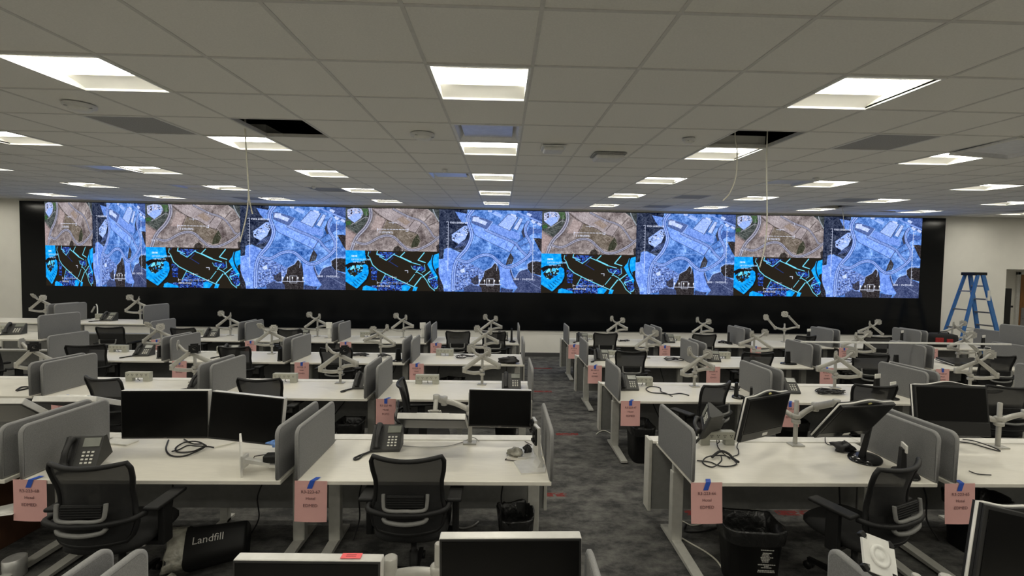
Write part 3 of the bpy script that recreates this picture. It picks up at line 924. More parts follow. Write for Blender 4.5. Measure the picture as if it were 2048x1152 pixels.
# ---------------------------------------------------------------- desks, spines and felt panels
YROW = {0: 1.017, 1: 2.877, 2: 4.740, 3: 6.560, 4: 8.445}
H0, H1 = 0.735, 1.04
DD = 0.71
def seam(b, c):
    return 0.375 - 1.797 * c if b == 'L' else 1.31 + 1.797 * c
def span(b, c):
    """x range of a desk: its aisle end and its far end"""
    if b == 'L':
        return (seam(b, c + 1) + 0.045, seam(b, c) - (0.045 if c else 0.0))
    return (seam(b, c) + (0.045 if c else 0.0), seam(b, c + 1) - 0.045)
RAISED = {(3, 'L', 4), (4, 'L', 4), (4, 'L', 5), (3, 'R', 4)}
COUNT = {(0, 'L'): 2, (0, 'R'): 2, (1, 'L'): 3, (1, 'R'): 3, (2, 'L'): 4, (2, 'R'): 3, (3, 'L'): 5, (3, 'R'): 5, (4, 'L'): 6, (4, 'R'): 5}
DW = 1.716

def make_desk(h):
    t = thing('sit_stand_desk', 'x', 'desk')
    w = DW / 2
    MB().rbox((-w, 0, h - 0.028), (w, DD, h), 0.004).obj('tabletop', M['top'], t)
    for s in (-1, 1):
        x = s * (w - 0.085)
        g = MB().rbox((x - 0.045, 0.44, 0.045), (x + 0.045, 0.50, 0.60), 0.006).rbox((x - 0.034, 0.448, 0.55), (x + 0.034, 0.492, h - 0.03), 0.004)
        g.rbox((x - 0.05, 0.16, h - 0.055), (x + 0.05, 0.62, h - 0.028), 0.004)
        g.obj('leg', M['leg'], t)
        MB().bar((x, 0.04, 0.028), (x, 0.40, 0.036), 0.075, 0.02, 0.075, 0.034).bar((x, 0.40, 0.036), (x, 0.68, 0.028), 0.075, 0.034, 0.075, 0.022).obj('foot', M['leg'], t)
    MB().rbox((-w + 0.15, 0.44, h - 0.075), (w - 0.15, 0.50, h - 0.03), 0.004).obj('crossbeam', M['leg'], t)
    return t
desk_n, desk_r = Proto(make_desk(H0)), Proto(make_desk(H1))

def make_panel():
    t = thing('privacy_panel', 'x', 'desk divider')
    L, H, T = 0.625, 0.335, 0.012
    def out(ins):
        pts = []
        for cx, cz_, a0 in ((L - 0.045, H - 0.045, 0), (0.045, H - 0.045, 90)):
            for k in range(6):
                a = R(a0 + 18 * k)
                pts.append((cx + (0.045 - ins) * math.cos(a), cz_ + (0.045 - ins) * math.sin(a)))
        return pts + [(ins, ins), (L - ins, ins)]
    MB().prism(out(0.004), -T - 0.003, T + 0.003, 'x').obj('felt', M['felt'], t)
    o = out(0.0)
    MB().tube([(0, a, b) for a, b in o], 0.0135, 6, closed=True).obj('piping', M['felt_edge'], t)
    return t
panel = Proto(make_panel())

for (r, b), cnt in COUNT.items():
    for c in range(cnt):
        xa, xb = span(b, c)
        h = H1 if (r, b, c) in RAISED else H0
        (desk_r if h == H1 else desk_n).put(((xa + xb) / 2, YROW[r], 0), 0, 'white %s desk, %s, %s, %s' % ('raised sit-stand' if h == H1 else 'sit-stand', ORD[c] + ' in its row' if c else 'aisle-end', ROWN[r], SIDE[b]), 'desks')
        for s, x in ((0, xa), (1, xb)):
            if r == 0 and (c, s) not in ((0, 0), (0, 1), (1, 1)):
                continue
            aisle = (s == 1) == (b == 'L')
            xx = x + (0.020 if s == 0 else -0.020)
            panel.put((xx, YROW[r] + 0.008, h + 0.012), 0, 'grey felt panel on %s end of %s desk, %s, %s' % ('aisle' if aisle else 'far', ORD[c] if c else 'aisle-end', ROWS[r], SIDE[b]), 'felt desk panels')

for (r, b), cnt in COUNT.items():
    y = YROW[r] + DD + 0.012
    e0, e1 = span(b, 0), span(b, cnt - 1)
    xa, xb = min(e0[0], e1[0]), max(e0[1], e1[1])
    if b == 'L':
        xb += 0.035
    else:
        xa -= 0.035
    t = thing('spine_divider', 'long white-capped grey spine behind the desks, %s, %s' % (ROWN[r], SIDE[b]), 'desk divider', (0, y, 0), 0, 'desk spines')
    for c in range(cnt):
        sa, sb = span(b, c)
        sa, sb = max(xa + 0.03, sa - 0.042), min(xb - 0.03, sb + 0.042)
        MB().rbox((sa, 0, 0.712), (sb, 0.115, 0.737), 0.004).obj('cap', M['spine_cap'], t)
        MB().rbox((sa + 0.003, 0.012, 0.14), (sb - 0.003, 0.03, 0.71), 0.003).obj('front_panel', M['spine_panel'], t)
        MB().rbox((sa + 0.003, 0.088, 0.14), (sb - 0.003, 0.105, 0.71), 0.003).obj('back_panel', M['spine_panel'], t)
        p = (sa + sb) / 2
        MB().box((p - 0.03, 0.032, 0.0), (p + 0.03, 0.086, 0.70)).box((p - 0.03, -0.02, 0.0), (p + 0.03, 0.14, 0.02)).obj('post', M['leg'], t)
    for x in (xa, xb - 0.028):
        MB().rbox((x, -0.002, 0.13), (x + 0.028, 0.117, 0.745), 0.004).obj('end_cap', M['end_panel'], t)

# ---------------------------------------------------------------- office chairs
def make_chair():
    t = thing('office_chair', 'x', 'chair')
    def wid(v):
        ks = [(0, 0.185), (0.07, 0.215), (0.2, 0.232), (0.42, 0.212), (0.6, 0.208), (0.85, 0.226), (0.95, 0.228), (1.0, 0.212)]
        for (a, p), (b, q) in zip(ks, ks[1:]):
            if v <= b:
                k = (v - a) / (b - a)
                k = k * k * (3 - 2 * k)
                return p + (q - p) * k
        return ks[-1][1]
    def back(u, v, off=0.0):
        x = wid(v) * u
        y = -0.225 + 0.03 * math.sin(v * math.pi * 0.9) - 0.075 * max(0, v - 0.45) + 0.055 * u * u + off
        z = 0.515 + 0.485 * v - 0.012 * (1 - u * u) * max(0, v - 0.9) * 10
        return (x, y, z)
    MB().grid(lambda u, v: back(2 * u - 1, v), 12, 14).obj('mesh_back', M['mesh_fabric'], t)
    per = [back(-1, i / 14) for i in range(15)] + [back(-1 + i / 6, 1) for i in range(1, 12)] + [back(1, 1 - i / 14) for i in range(15)] + [back(1 - i / 6, 0) for i in range(1, 12)]
    MB().tube(per, 0.0145, 8, closed=True).obj('back_frame', M['black'], t)
    MB().grid(lambda u, v: back((2 * u - 1) * 0.96, 0.02 + 0.34 * v, -0.012), 10, 6).obj('back_shell', M['black_soft'], t)
    MB().tube(smooth_path([(-0.255, -0.12, 0.655), (-0.235, -0.215, 0.665), (-0.12, -0.262, 0.662), (0, -0.27, 0.66), (0.12, -0.262, 0.662), (0.235, -0.215, 0.665), (0.255, -0.12, 0.655)], 5), 0.017, 8).obj('cross_bar', M['black'], t)
    lum = MB().rbox((-0.118, -0.252, 0.695), (0.118, -0.236, 0.775), 0.006)
    for i in range(5):
        lum.rbox((-0.115, -0.258, 0.700 + i * 0.0148), (0.115, -0.25, 0.709 + i * 0.0148), 0.003)
    lum.obj('lumbar_pad', M['black'], t)
    fr = smooth_path([(-0.135, -0.25, 0.782), (-0.133, -0.256, 0.73), (-0.122, -0.262, 0.693), (-0.06, -0.266, 0.684), (0, -0.267, 0.686), (0.06, -0.266, 0.684), (0.122, -0.262, 0.693), (0.133, -0.256, 0.73), (0.135, -0.25, 0.782)], 4)
    MB().tube(fr, 0.0115, 8).obj('lumbar_frame', M['chair_grey'], t)
    MB().tube(smooth_path([(-0.135, -0.25, 0.640), (-0.11, -0.262, 0.615), (0, -0.27, 0.603), (0.11, -0.262, 0.615), (0.135, -0.25, 0.640)], 5), [0.006] + [0.0135] * 19 + [0.006], 8).obj('back_bracket', M['chair_grey'], t)
    def seat(u, v):
        a = 2 * math.pi * u
        e = 0.55
        ca, sa = math.cos(a), math.sin(a)
        x, y = math.copysign(abs(ca) ** e, ca), math.copysign(abs(sa) ** e, sa)
        rr, z = [(0.0, 0.425), (0.90, 0.425), (1.0, 0.45), (1.0, 0.47), (0.93, 0.492), (0.5, 0.488), (0.0, 0.484)][round(v * 6)]
        return (0.245 * x * rr, 0.045 + 0.235 * y * rr, z - (0.02 * max(0, y * rr - 0.7) if z > 0.46 else 0))
    MB().grid(seat, 24, 6).obj('seat', M['black_soft'], t)
    for s in (-1, 1):
        a = MB().rbox((s * 0.285 - 0.047, -0.13, 0.665), (s * 0.285 + 0.047, 0.135, 0.690), 0.011, 3)
        o = a.obj('armrest', M['black'], t)
        MB().rbox((s * 0.285 - 0.02, -0.045, 0.40), (s * 0.285 + 0.02, 0.035, 0.665), 0.008).bar((s * 0.285, -0.005, 0.41), (s * 0.09, 0.02, 0.40), 0.06, 0.025).obj('arm_post', M['black'], o)
    MB().lathe([(0.028, 0.08), (0.028, 0.25), (0.02, 0.25), (0.02, 0.36), (0.10, 0.365), (0.12, 0.40), (0.12, 0.425)], 14, (0, 0.02, 0)).obj('gas_column', M['black'], t)
    base = MB().lathe([(0.05, 0.06), (0.05, 0.11), (0.035, 0.125)], 14, (0, 0.02, 0))
    for i in range(5):
        a = R(72 * i + 18)
        base.bar((0.03 * math.cos(a), 0.02 + 0.03 * math.sin(a), 0.095), (0.30 * math.cos(a), 0.02 + 0.30 * math.sin(a), 0.07), 0.045, 0.04, 0.028, 0.022)
    base.obj('star_base', M['black'], t)
    for i in range(5):
        a = R(72 * i + 18)
        x, y = 0.295 * math.cos(a), 0.02 + 0.295 * math.sin(a)
        c = MB()
        c.m = Matrix.Translation((x, y, 0.0285)) @ Matrix.Rotation(a, 4, 'Z') @ Matrix.Rotation(R(90), 4, 'X')
        c.lathe([(0.0, -0.026), (0.028, -0.025), (0.028, -0.006), (0.014, -0.006), (0.014, 0.006), (0.028, 0.006), (0.028, 0.025), (0.0, 0.026)], 12)
        c.m = Matrix.Translation((x, y, 0))
        c.lathe([(0.008, 0.03), (0.008, 0.075)], 8)
        c.obj('caster', M['black'], t)
    return t
chair = Proto(make_chair())
def put_chair(px, r, rot, label, dy=0.0):
    chair.put((px, YROW[r] + dy, 0), R(rot), label, 'black mesh office chairs')
put_chair(-2.390-0.02, 1, 2, 'black mesh chair at the desk with two dark monitors side by side', -0.13)
put_chair(-0.572, 1, 0, 'black mesh chair facing the desk between phone and single upright monitor', -0.01)
put_chair(2.416, 1, 21, 'black mesh chair turned by the desk with two tilted wavy-edged monitors', -0.10)
put_chair(-4.059, 2, -13, 'black mesh chair turned away behind the two dark monitors, third row from screens', -0.03)
put_chair(-2.522, 2, 0, 'black mesh chair behind the white-edged dark monitor, third row from screens', 0.0)
put_chair(-0.804, 2, -78, 'black mesh chair seen edge-on behind the white tilted monitor', -0.27)
put_chair(2.215, 2, 28, 'black mesh chair with pale see-through back beside wavy-edged monitor, third row', -0.05)
put_chair(4.054, 2, -4, 'black mesh chair behind the tilted wavy-edged monitor, third row, ladder side', -0.02)
put_chair(5.550, 2, -8, 'black mesh chair behind upright silver-edged monitor, third row, ladder side', -0.02)
put_chair(-7.152, 3, -20, 'black mesh chair at the raised desk, second row from screens', -0.16)
put_chair(-6.087, 3, 20, 'black mesh chair at fourth desk, second row from screens, non-ladder side', 0.0)
put_chair(-3.891, 3, 0, 'black mesh chair at third desk, second row from screens, non-ladder side', 0.0)
put_chair(-2.422, 3, 3, 'black mesh chair at second desk, second row from screens, non-ladder side', -0.02)
put_chair(1.942, 3, 0, 'black mesh chair at aisle-end desk, second row from screens, ladder side', 0.0)
put_chair(3.875, 3, -3, 'black mesh chair at second desk, second row from screens, ladder side', 0.0)
put_chair(5.663, 3, -18, 'black mesh chair at third desk, second row from screens, ladder side', 0.0)
put_chair(7.609, 3, -10, 'black mesh chair at fourth desk, second row from screens, ladder side', 0.0)
put_chair(-7.369, 4, 8, 'black mesh chair at the raised desk with goose-neck lamp, row by screens', 0.0)
put_chair(-5.992, 4, 0, 'black mesh chair at fourth desk, row by the screens, non-ladder side', 0.0)
put_chair(-4.002, 4, 0, 'black mesh chair at third desk, row by the screens, non-ladder side', 0.0)
put_chair(-0.806-0.02, 4, 0, 'black mesh chair first from felt panel, aisle-end desk, row by the screens', 0.0)
put_chair(-0.198+0.06, 4, 0, 'black mesh chair behind a monitor arm, aisle-end desk, row by the screens', 0.02)
put_chair(2.014, 4, 0, 'black mesh chair at aisle-end desk, row by the screens, ladder side', 0.0)
put_chair(3.942, 4, 0, 'black mesh chair at second desk, row by the screens, ladder side', 0.0)
put_chair(5.911, 4, 10, 'black mesh chair at third desk, row by the screens, ladder side', 0.0)
put_chair(7.394, 4, -12, 'black mesh chair at fourth desk, row by the screens, ladder side', -0.03)

# ---------------------------------------------------------------- desk phones
def make_phone():
    t = thing('desk_phone', 'x', 'phone')
    MB().prism([(-0.085, 0.004), (-0.085, 0.022), (0.065, 0.165), (0.088, 0.156), (0.078, 0.0)], -0.115, 0.115, 'x').obj('body', M['phone'], t)
    sl = Matrix.Translation((0, -0.085, 0.0225)) @ Matrix.Rotation(math.atan2(0.143, 0.150), 4, 'X')
    def face():
        m = MB()
        m.m = sl
        return m
    face().rbox((0.0, 0.135, 0.0), (0.105, 0.195, 0.006), 0.003).obj('display', M['phone_lcd'], t)
    face().rbox((-0.10, 0.005, -0.004), (-0.03, 0.20, 0.004), 0.003).obj('cradle', M['phone_dark'], t)
    h = face()
    h.tube(smooth_path([(-0.065, 0.01, 0.018), (-0.065, 0.035, 0.03), (-0.065, 0.10, 0.045), (-0.065, 0.165, 0.034), (-0.065, 0.195, 0.02)], 5), [0.026] * 3 + [0.024, 0.022] + [0.0185] * 11 + [0.022, 0.024] + [0.026] * 3, 10)
    h.obj('handset', M['phone_dark'], t)
    k = face()
    for i in range(3):
        for j in range(4):
            k.rbox((0.012 + i * 0.027, 0.025 + j * 0.023, 0.0), (0.029 + i * 0.027, 0.037 + j * 0.023, 0.006), 0.002, 1)
    k.obj('keypad', M['key'], t)
    MB().prism([(0.076, 0.0), (0.07, 0.12), (0.125, 0.0)], -0.06, 0.06, 'x').obj('stand', M['phone_dark'], t)
    c = [(-0.10, -0.085, 0.012), (-0.13, -0.11, 0.008), (-0.17, -0.15, 0.008), (-0.20, -0.20, 0.008), (-0.185, -0.225, 0.008), (-0.16, -0.20, 0.008), (-0.15, -0.15, 0.012), (-0.11, -0.10, 0.014)]
    MB().tube(smooth_path(c, 6), 0.0075, 6).obj('coiled_cord', M['phone_dark'], t)
    return t
phone = Proto(make_phone())
for loc, rot, lab in [
    ((-0.897, 3.455, 0.735), 3, 'grey desk phone with trailing handset cord beside the aisle-end privacy panel pair'),
    ((-3.124, 3.309, 0.735), 14, 'grey desk phone against the panel behind the chair at the twin monitors'),
    ((-1.641, 5.200, 0.735), 0, 'grey desk phone against felt panel, second desk, third row from screens'),
    ((-3.503, 5.114, 0.735), -8, 'grey desk phone by felt panel behind the twin monitors, third row'),
    ((0.133, 5.331, 0.735), 0, 'grey desk phone above the single upright monitor, third row from screens'),
    ((1.568, 5.288, 0.735), 0, 'grey desk phone, aisle-end desk, third row from screens, ladder side'),
    ((3.516, 5.172, 0.735), -6, 'grey desk phone just beyond panel pair, second desk, third row, ladder side'),
    ((-5.664, 6.956, 0.735), 5, 'grey desk phone in open view, fourth desk, second row, non-ladder side'),
    ((-4.350, 7.245, 0.735), 12, 'grey desk phone behind the third chair, second row, non-ladder side'),
    ((1.649, 6.991, 0.735), -3, 'grey desk phone, aisle-end desk, second row from screens, ladder side'),
    ((3.486, 7.007, 0.735), -8, 'grey desk phone past felt panels, second desk, second row, ladder side'),
    ((-5.876, 9.014, 0.735), 4, 'grey desk phone, fourth desk, row by the screens, non-ladder side'),
    ((-4.054, 9.022, 0.735), 0, 'grey desk phone, third desk, row by the screens, non-ladder side'),
    ((-2.556, 9.004, 0.735), 0, 'grey desk phone, second desk, row by the screens, non-ladder side'),
    ((0.031, 9.068, 0.735), 0, 'grey desk phone, aisle-end desk, row by the screens, non-ladder side'),
    ((1.679, 8.992, 0.735), -4, 'grey desk phone, aisle-end desk, row by the screens, ladder side'),
    ((3.482, 9.059, 0.735), -5, 'grey desk phone, second desk, row by the screens, ladder side'),
    ((-7.909, 8.922, 1.040), 4, 'grey desk phone on the raised desk with the goose-neck lamp'),
    ((-7.731, 7.101, 1.040), 22, 'grey desk phone on the raised desk, second row from screens')]:
    if lab.startswith('grey desk phone against the panel behind the chair'):
        phone.put((-2.90, 3.06, H0 + 0.046), (R(22), 0, R(8)), lab, 'desk phones')
        for k_ in bpy.data.objects:
            if k_.name.startswith('coiled_cord') and k_.parent and k_.parent['label'] == lab:
                k_.rotation_euler = (R(-22), 0, 0)
                k_.location = (0.07, 0.10, -0.10)
        continue
    back_ = min((YROW[q] for q in YROW if -0.1 < loc[1] - YROW[q] < 0.9), key=lambda q: abs(loc[1] - q - 0.4)) + (0.55 if loc[1] < 4 else 0.43 if loc[1] > 8.5 else 0.50 if abs(rot) < 12 else 0.46)
    phone.put((loc[0], min(loc[1], back_), loc[2]), R(rot), lab, 'desk phones')
x, y, z = (1.742, 3.453, 0.735)
phone.put((x + 0.02, y + 0.03, z + 0.165), (R(0), R(-66), R(-62)), 'grey desk phone tipped up on its edge among cables, ladder side', 'desk phones')

# ---------------------------------------------------------------- power blocks
def make_block():
    t = thing('power_block', 'x', 'power outlet')
    MB().rbox((-0.145, -0.03, 0.045), (0.145, 0.035, 0.115), 0.006).obj('body', M['block'], t)
    for s in (-1, 1):
        MB().rbox((s * 0.105 - 0.04, -0.025, 0.0), (s * 0.105 + 0.04, 0.03, 0.05), 0.004).obj('foot', M['block'], t)
    o = MB()
    for i in range(5):
        for dx, dz in ((-0.008, 0.006), (0.008, 0.006), (0, -0.008)):
            o.box((-0.11 + i * 0.055 + dx - 0.004, -0.032, 0.08 + dz - 0.005), (-0.11 + i * 0.055 + dx + 0.004, -0.0295, 0.08 + dz + 0.005))
    o.obj('socket_slots', M['outlet'], t)
    MB().tube([(0.01, -0.02, 0.05), (0.01, -0.03, 0.03), (0.01, 0.0, 0.006)], 0.004, 6).obj('lead', M['cable_black'], t)
    return t
block = Proto(make_block())
for r, xs in {1: [(1.747+0.075, 'R', 'grey outlet block behind the tipped phone on the desk edge')],
              2: [(-4.467, 'L', 'grey outlet block, third desk, third row from screens, non-ladder side'), (-2.678, 'L', 'grey outlet block, second desk, third row from screens, non-ladder side'),
                  (-0.917, 'L', 'grey outlet block, aisle-end desk, third row from screens, non-ladder side'), (1.785, 'R', 'grey outlet block, aisle-end desk, third row from screens, ladder side')],
              3: [(-6.290, 'L', 'grey outlet block, fourth desk, second row from screens, non-ladder side'), (-4.543, 'L', 'grey outlet block, third desk, second row from screens, non-ladder side'),
                  (-0.937, 'L', 'grey outlet block, aisle-end desk, second row from screens, non-ladder side'), (1.884, 'R', 'grey outlet block, aisle-end desk, second row from screens, ladder side'),
                  (3.754, 'R', 'grey outlet block, second desk, second row from screens, ladder side')],
              4: [(-6.335, 'L', 'grey outlet block, fourth desk, row by the screens, non-ladder side'), (-4.523, 'L', 'grey outlet block, third desk, row by the screens, non-ladder side'),
                  (-2.808, 'L', 'grey outlet block, second desk, row by the screens, non-ladder side'), (-0.941, 'L', 'grey outlet block, aisle-end desk, row by the screens, non-ladder side'),
                  (1.872, 'R', 'grey outlet block, aisle-end desk, row by the screens, ladder side'), (3.688, 'R', 'grey outlet block, second desk, row by the screens, ladder side')]}.items():
    for x, b, lab in xs:
        block.put((x, YROW[r] + 0.665, H0), 0, lab, 'outlet blocks')
block.put((-8.229, YROW[4] + 0.665, H1), 0, 'grey outlet block on raised desk behind the goose-neck lamp phone', 'outlet blocks')
block.put((-8.075, YROW[3] + 0.665, H1), 0, 'grey outlet block on the raised desk, second row from screens', 'outlet blocks')

# ---------------------------------------------------------------- pink paper signs
def sign(x, r, lines, h=H0, tilt=0.0, label=None):
    y = YROW[r] - 0.004
    t = thing('paper_sign', label, 'sign', (x + 0.108, y, h + 0.004), (R(tilt * 1.5), R(tilt), 0), 'pink paper signs')
    def fn(u, v):
        return (0.216 * (u - 0.5), -0.012 * v * v * (0.5 + 0.5 * math.sin(3 * u)) - 0.0015, -0.279 * v)
    MB().grid(fn, 6, 8).obj('sheet', M['pink'], t)
    tp = MB().grid(lambda u, v: (0.0 + 0.034 * (u - 0.5) + (0.012 - 0.02 * v if tilt else 0), -0.004 - 0.002 * v, 0.003 - 0.055 * v), 1, 4)
    tp.grid(lambda u, v: (0.034 * (u - 0.5) + 0.012 + 0.02 * v, -0.004 + 0.05 * v, 0.003 - 0.0025 * 0), 1, 2)
    tp.obj('tape', M['tape'], t)
    for i, (s, z) in enumerate(zip(lines, (-0.083, -0.128, -0.176))):
        o = text_mesh('lettering', s, 0.030 if i != 1 else 0.028, M['ink'], t)
        o.location = (0, -0.0115 if i == 2 else -0.008, z)
        o.rotation_euler = (R(90), 0, 0)
for px, r, num, third, tl, extra in [
    (-3.199, 1, '68', 'EDMED', 1.2, None), (-1.365, 1, '67', 'EDMED', 0.8, None), (1.311, 1, '66', 'EDMED', -1.0, None), (3.087, 1, '65', 'EDMED', -0.8, None),
    (-4.848, 2, '50', 'POPO', 0.6, 'third desk, third row from screens, non-ladder side'), (-1.363, 2, '48', 'POPO', 0, None), (1.346, 2, '47', 'EDMED', 0, None),
    (3.150, 2, '46', 'EDMED', 0, 'behind the wavy-edged monitor, third row, ladder side'),
    (-4.927, 3, '30', 'EDMED', 0, 'third desk, second row, non-ladder side'), (-3.111, 3, '29', 'EDMED', 0, 'second desk, second row, non-ladder side'),
    (-1.384, 3, '28', 'EDMED', 0, 'aisle-end desk, second row, non-ladder side'), (1.340, 3, '27', 'EDMED', 0, 'aisle-end desk, second row, ladder side'),
    (3.178, 3, '26', 'EDMED', 0, 'second desk, second row, ladder side'), (4.961, 3, '25', 'EDMED', 0, 'third desk, second row, ladder side'), (6.807, 3, '24', 'EDMED', 0, 'fourth desk, second row, ladder side'),
    (-6.735, 4, '12', 'EDMED', 0, 'fourth desk, row by the screens, non-ladder side'), (-4.951, 4, '11', 'EDMED', 0, 'third desk, row by the screens, non-ladder side'),
    (-3.129, 4, '10', 'EDMED', 0, 'second desk, row by the screens, non-ladder side'), (-1.376, 4, '9', 'EDMED', 0, 'aisle-end desk, row by the screens, non-ladder side'),
    (1.330, 4, '8', 'EDMED', 0, 'aisle-end desk, row by the screens, ladder side'), (3.138, 4, '7', 'EDMED', 0, 'second desk, row by the screens, ladder side'),
    (4.963, 4, '6', 'EDMED', 0, 'third desk, row by the screens, ladder side'), (6.757, 4, '5', 'EDMED', 0, 'fourth desk, row by the screens, ladder side'),
    (8.568, 4, '4', 'EDMED', 0, 'fifth desk, row by the screens, ladder side')]:
    lab = 'pink paper sign, %s' % extra if extra else 'pink paper sign reading R3-223-%s taped to a desk edge' % num
    sign(px, r, ['R3-223-' + num, 'Hotel', third], H0, tl, lab)

# ---------------------------------------------------------------- monitor arms
def link(m, a, b, r0=0.022, r1=0.019, sag=0.0):
    a, b = Vector(a), Vector(b)
    pts = [a.lerp(b, k / 6) + Vector((0, 0, sag * math.sin(k / 6 * math.pi))) for k in range(7)]
    return m.tube(pts, [r0 + (r1 - r0) * k / 6 for k in range(7)], 8, flat=1.25)
def joint(m, p, r=0.026, h=0.05):
    return m.lathe([(r * 0.85, -h / 2), (r, -h / 2 + 0.004), (r, h / 2 - 0.004), (r * 0.85, h / 2)], 10, p)
def plate_mb(p, yaw, tilt, size=0.115, rollz=0.0):
    m = MB()
    m.m = Matrix.Translation(p) @ Matrix.Rotation(R(yaw), 4, 'Z') @ Matrix.Rotation(R(tilt), 4, 'X') @ Matrix.Rotation(R(rollz), 4, 'Y')
    s, k = size / 2, size * 0.16
    out = [(-s, -s + k), (-s + k, -s + k * 1.1), (-s + k, -s), (s - k, -s), (s - k, -s + k * 1.1), (s, -s + k), (s, s - k), (s - k, s - k * 1.1), (s - k, s), (-s + k, s), (-s + k, s - k * 1.1), (-s, s - k)]
    m.prism([(a, b) for a, b in out], -0.005, 0.004, 'y')
    mm = m.m
    m.m = mm @ Matrix.Rotation(R(90), 4, 'X')
    m.lathe([(size * 0.30, 0.004), (size * 0.30, 0.012), (size * 0.22, 0.012), (size * 0.20, 0.007), (size * 0.12, 0.007), (size * 0.08, 0.015), (size * 0.02, 0.015)], 16)
    m.m = mm
    return m
def arm_base(t, h=0.33, c1=0.135):
    MB().rbox((-0.055, -0.05, 0.0), (0.055, 0.03, 0.012), 0.004).obj('clamp_base', M['arm_silver'], t)
    MB().lathe([(0.017, 0.01), (0.017, h - 0.004), (0.014, h)], 12).obj('pole', M['arm_silver'], t)
    m = MB()
    for z in (c1, c1 + 0.045):
        m.lathe([(0.026, z - 0.018), (0.034, z - 0.012), (0.034, z + 0.012), (0.026, z + 0.018)], 12)
    m.obj('collar', M['arm_silver'], t)
def make_arm(plates=('arm_silver', 'arm_silver'), sx=1, yaws=(-50, 40), wide=0.21, h=0.33, name='monitor_mount', top=0.385, tilts=(0, 0)):
    t = thing(name, 'x', 'monitor arm')
    arm_base(t, h)
    for k, (s, dy, zl) in enumerate(((-1, -0.06, 0.15), (1, -0.02, 0.20))):
        s2 = s * sx
        e = (s2 * wide, dy - 0.03, zl + 0.05)
        m = MB()
        link(m, (s2 * 0.02, 0, zl), (e[0], e[1], e[2] - 0.02), 0.019, 0.017, -0.012 if k == 0 else 0.012)
        m.obj('lower_link', M['arm_silver'], t)
        joint(MB(), e, 0.027, 0.07).obj('elbow', M['arm_silver'], t)
        tp = (-s2 * 0.015, dy - 0.05, top - 0.01 * k)
        u = MB()
        link(u, (e[0], e[1], e[2] + 0.01), tp, 0.023, 0.02)
        joint(u, tp, 0.026, 0.045)
        u.obj('upper_link', M['arm_silver'], t)
        hd = (-s2 * (0.13 if k else 0.09), dy - 0.075, top + (0.085 if k else 0.055))
        n = MB()
        n.tube([tp, ((tp[0] + hd[0]) / 2, tp[1] - 0.01, tp[2] + 0.028), hd], [0.02, 0.017, 0.02], 8)
        n.obj('wrist', M['arm_silver'], t)
        yw = yaws[k] * sx
        plate_mb(hd, yw, tilts[k], 0.115).obj('mount_plate', M[plates[k]], t)
    return t
arm_a = Proto(make_arm())
arm_b = Proto(make_arm(('black', 'arm_silver'), 1, (35, -65)))
arm_c = Proto(make_arm(('arm_silver', 'arm_silver'), 1, (25, -8), tilts=(-10, 35)))
arm_d = Proto(make_arm(('arm_silver', 'arm_silver'), -1, (-40, 50), wide=0.24))
def put_arm(p, r, x, rot, lab, h=H0):
    p.put((x, YROW[r] + 0.655, h), R(rot), lab, 'monitor arms')
Q = 'bare silver monitor arm folded up, %s'
put_arm(arm_a, 4, -5.635, 0, Q % 'fourth desk, row by screens, non-ladder side')
put_arm(arm_a, 4, -3.841, 3, Q % 'third desk, row by screens, non-ladder side')
put_arm(arm_a, 4, -2.051, -4, Q % 'second desk, row by screens, non-ladder side')
put_arm(arm_a, 4, -0.212, 4, Q % 'aisle-end desk, row by screens, non-ladder side')
put_arm(arm_a, 4, 2.445, 2, Q % 'aisle-end desk, row by screens, ladder side')
put_arm(arm_a, 4, 4.273, -2, Q % 'second desk, row by screens, ladder side')
put_arm(arm_d, 4, 7.904, 0, Q % 'fourth desk, row by screens, ladder side')
put_arm(arm_d, 4, 9.762, -8, Q % 'fifth desk before the ladder, row by screens')
put_arm(arm_a, 4, -7.469, 0, Q % 'raised desk with the goose-neck lamp', H1)
put_arm(arm_c, 4, -9.379, 0, Q % 'sixth desk behind raised panels, row by screens', H1)
put_arm(arm_c, 3, -5.587, 0, Q % 'fourth desk, second row, non-ladder side')
put_arm(arm_c, 3, -3.793, 3, Q % 'third desk, second row, non-ladder side')
put_arm(arm_d, 3, -2.001, 0, Q % 'second desk, second row, non-ladder side')
put_arm(arm_a, 3, -0.264, -3, Q % 'aisle-end desk, second row, non-ladder side')
put_arm(arm_a, 3, 2.461, 3, Q % 'aisle-end desk, second row, ladder side')
put_arm(arm_d, 3, 4.301, -10, Q % 'second desk, second row, ladder side')
put_arm(arm_d, 3, 6.059, -6, Q % 'third desk, second row, ladder side')
put_arm(arm_d, 3, 7.864, 4, Q % 'fourth desk over a flat black monitor, second row')
put_arm(arm_b, 2, -3.777, 0, Q % 'third desk with black plate, third row, non-ladder side')
put_arm(arm_b, 2, -1.996, 3, Q % 'second desk with black plate, third row, non-ladder side')
put_arm(arm_a, 2, -0.230, -5, Q % 'aisle-end desk, third row, non-ladder side')
put_arm(arm_a, 2, 2.466, 4, Q % 'aisle-end desk, third row, ladder side')
put_arm(arm_d, 2, 4.282, -5, Q % 'second desk, third row, ladder side')
put_arm(arm_d, 2, 6.060, 0, Q % 'third desk, third row, ladder side')
put_arm(arm_b, 2, -5.630, -6, Q % 'fourth desk with black plate, third row, non-ladder side')

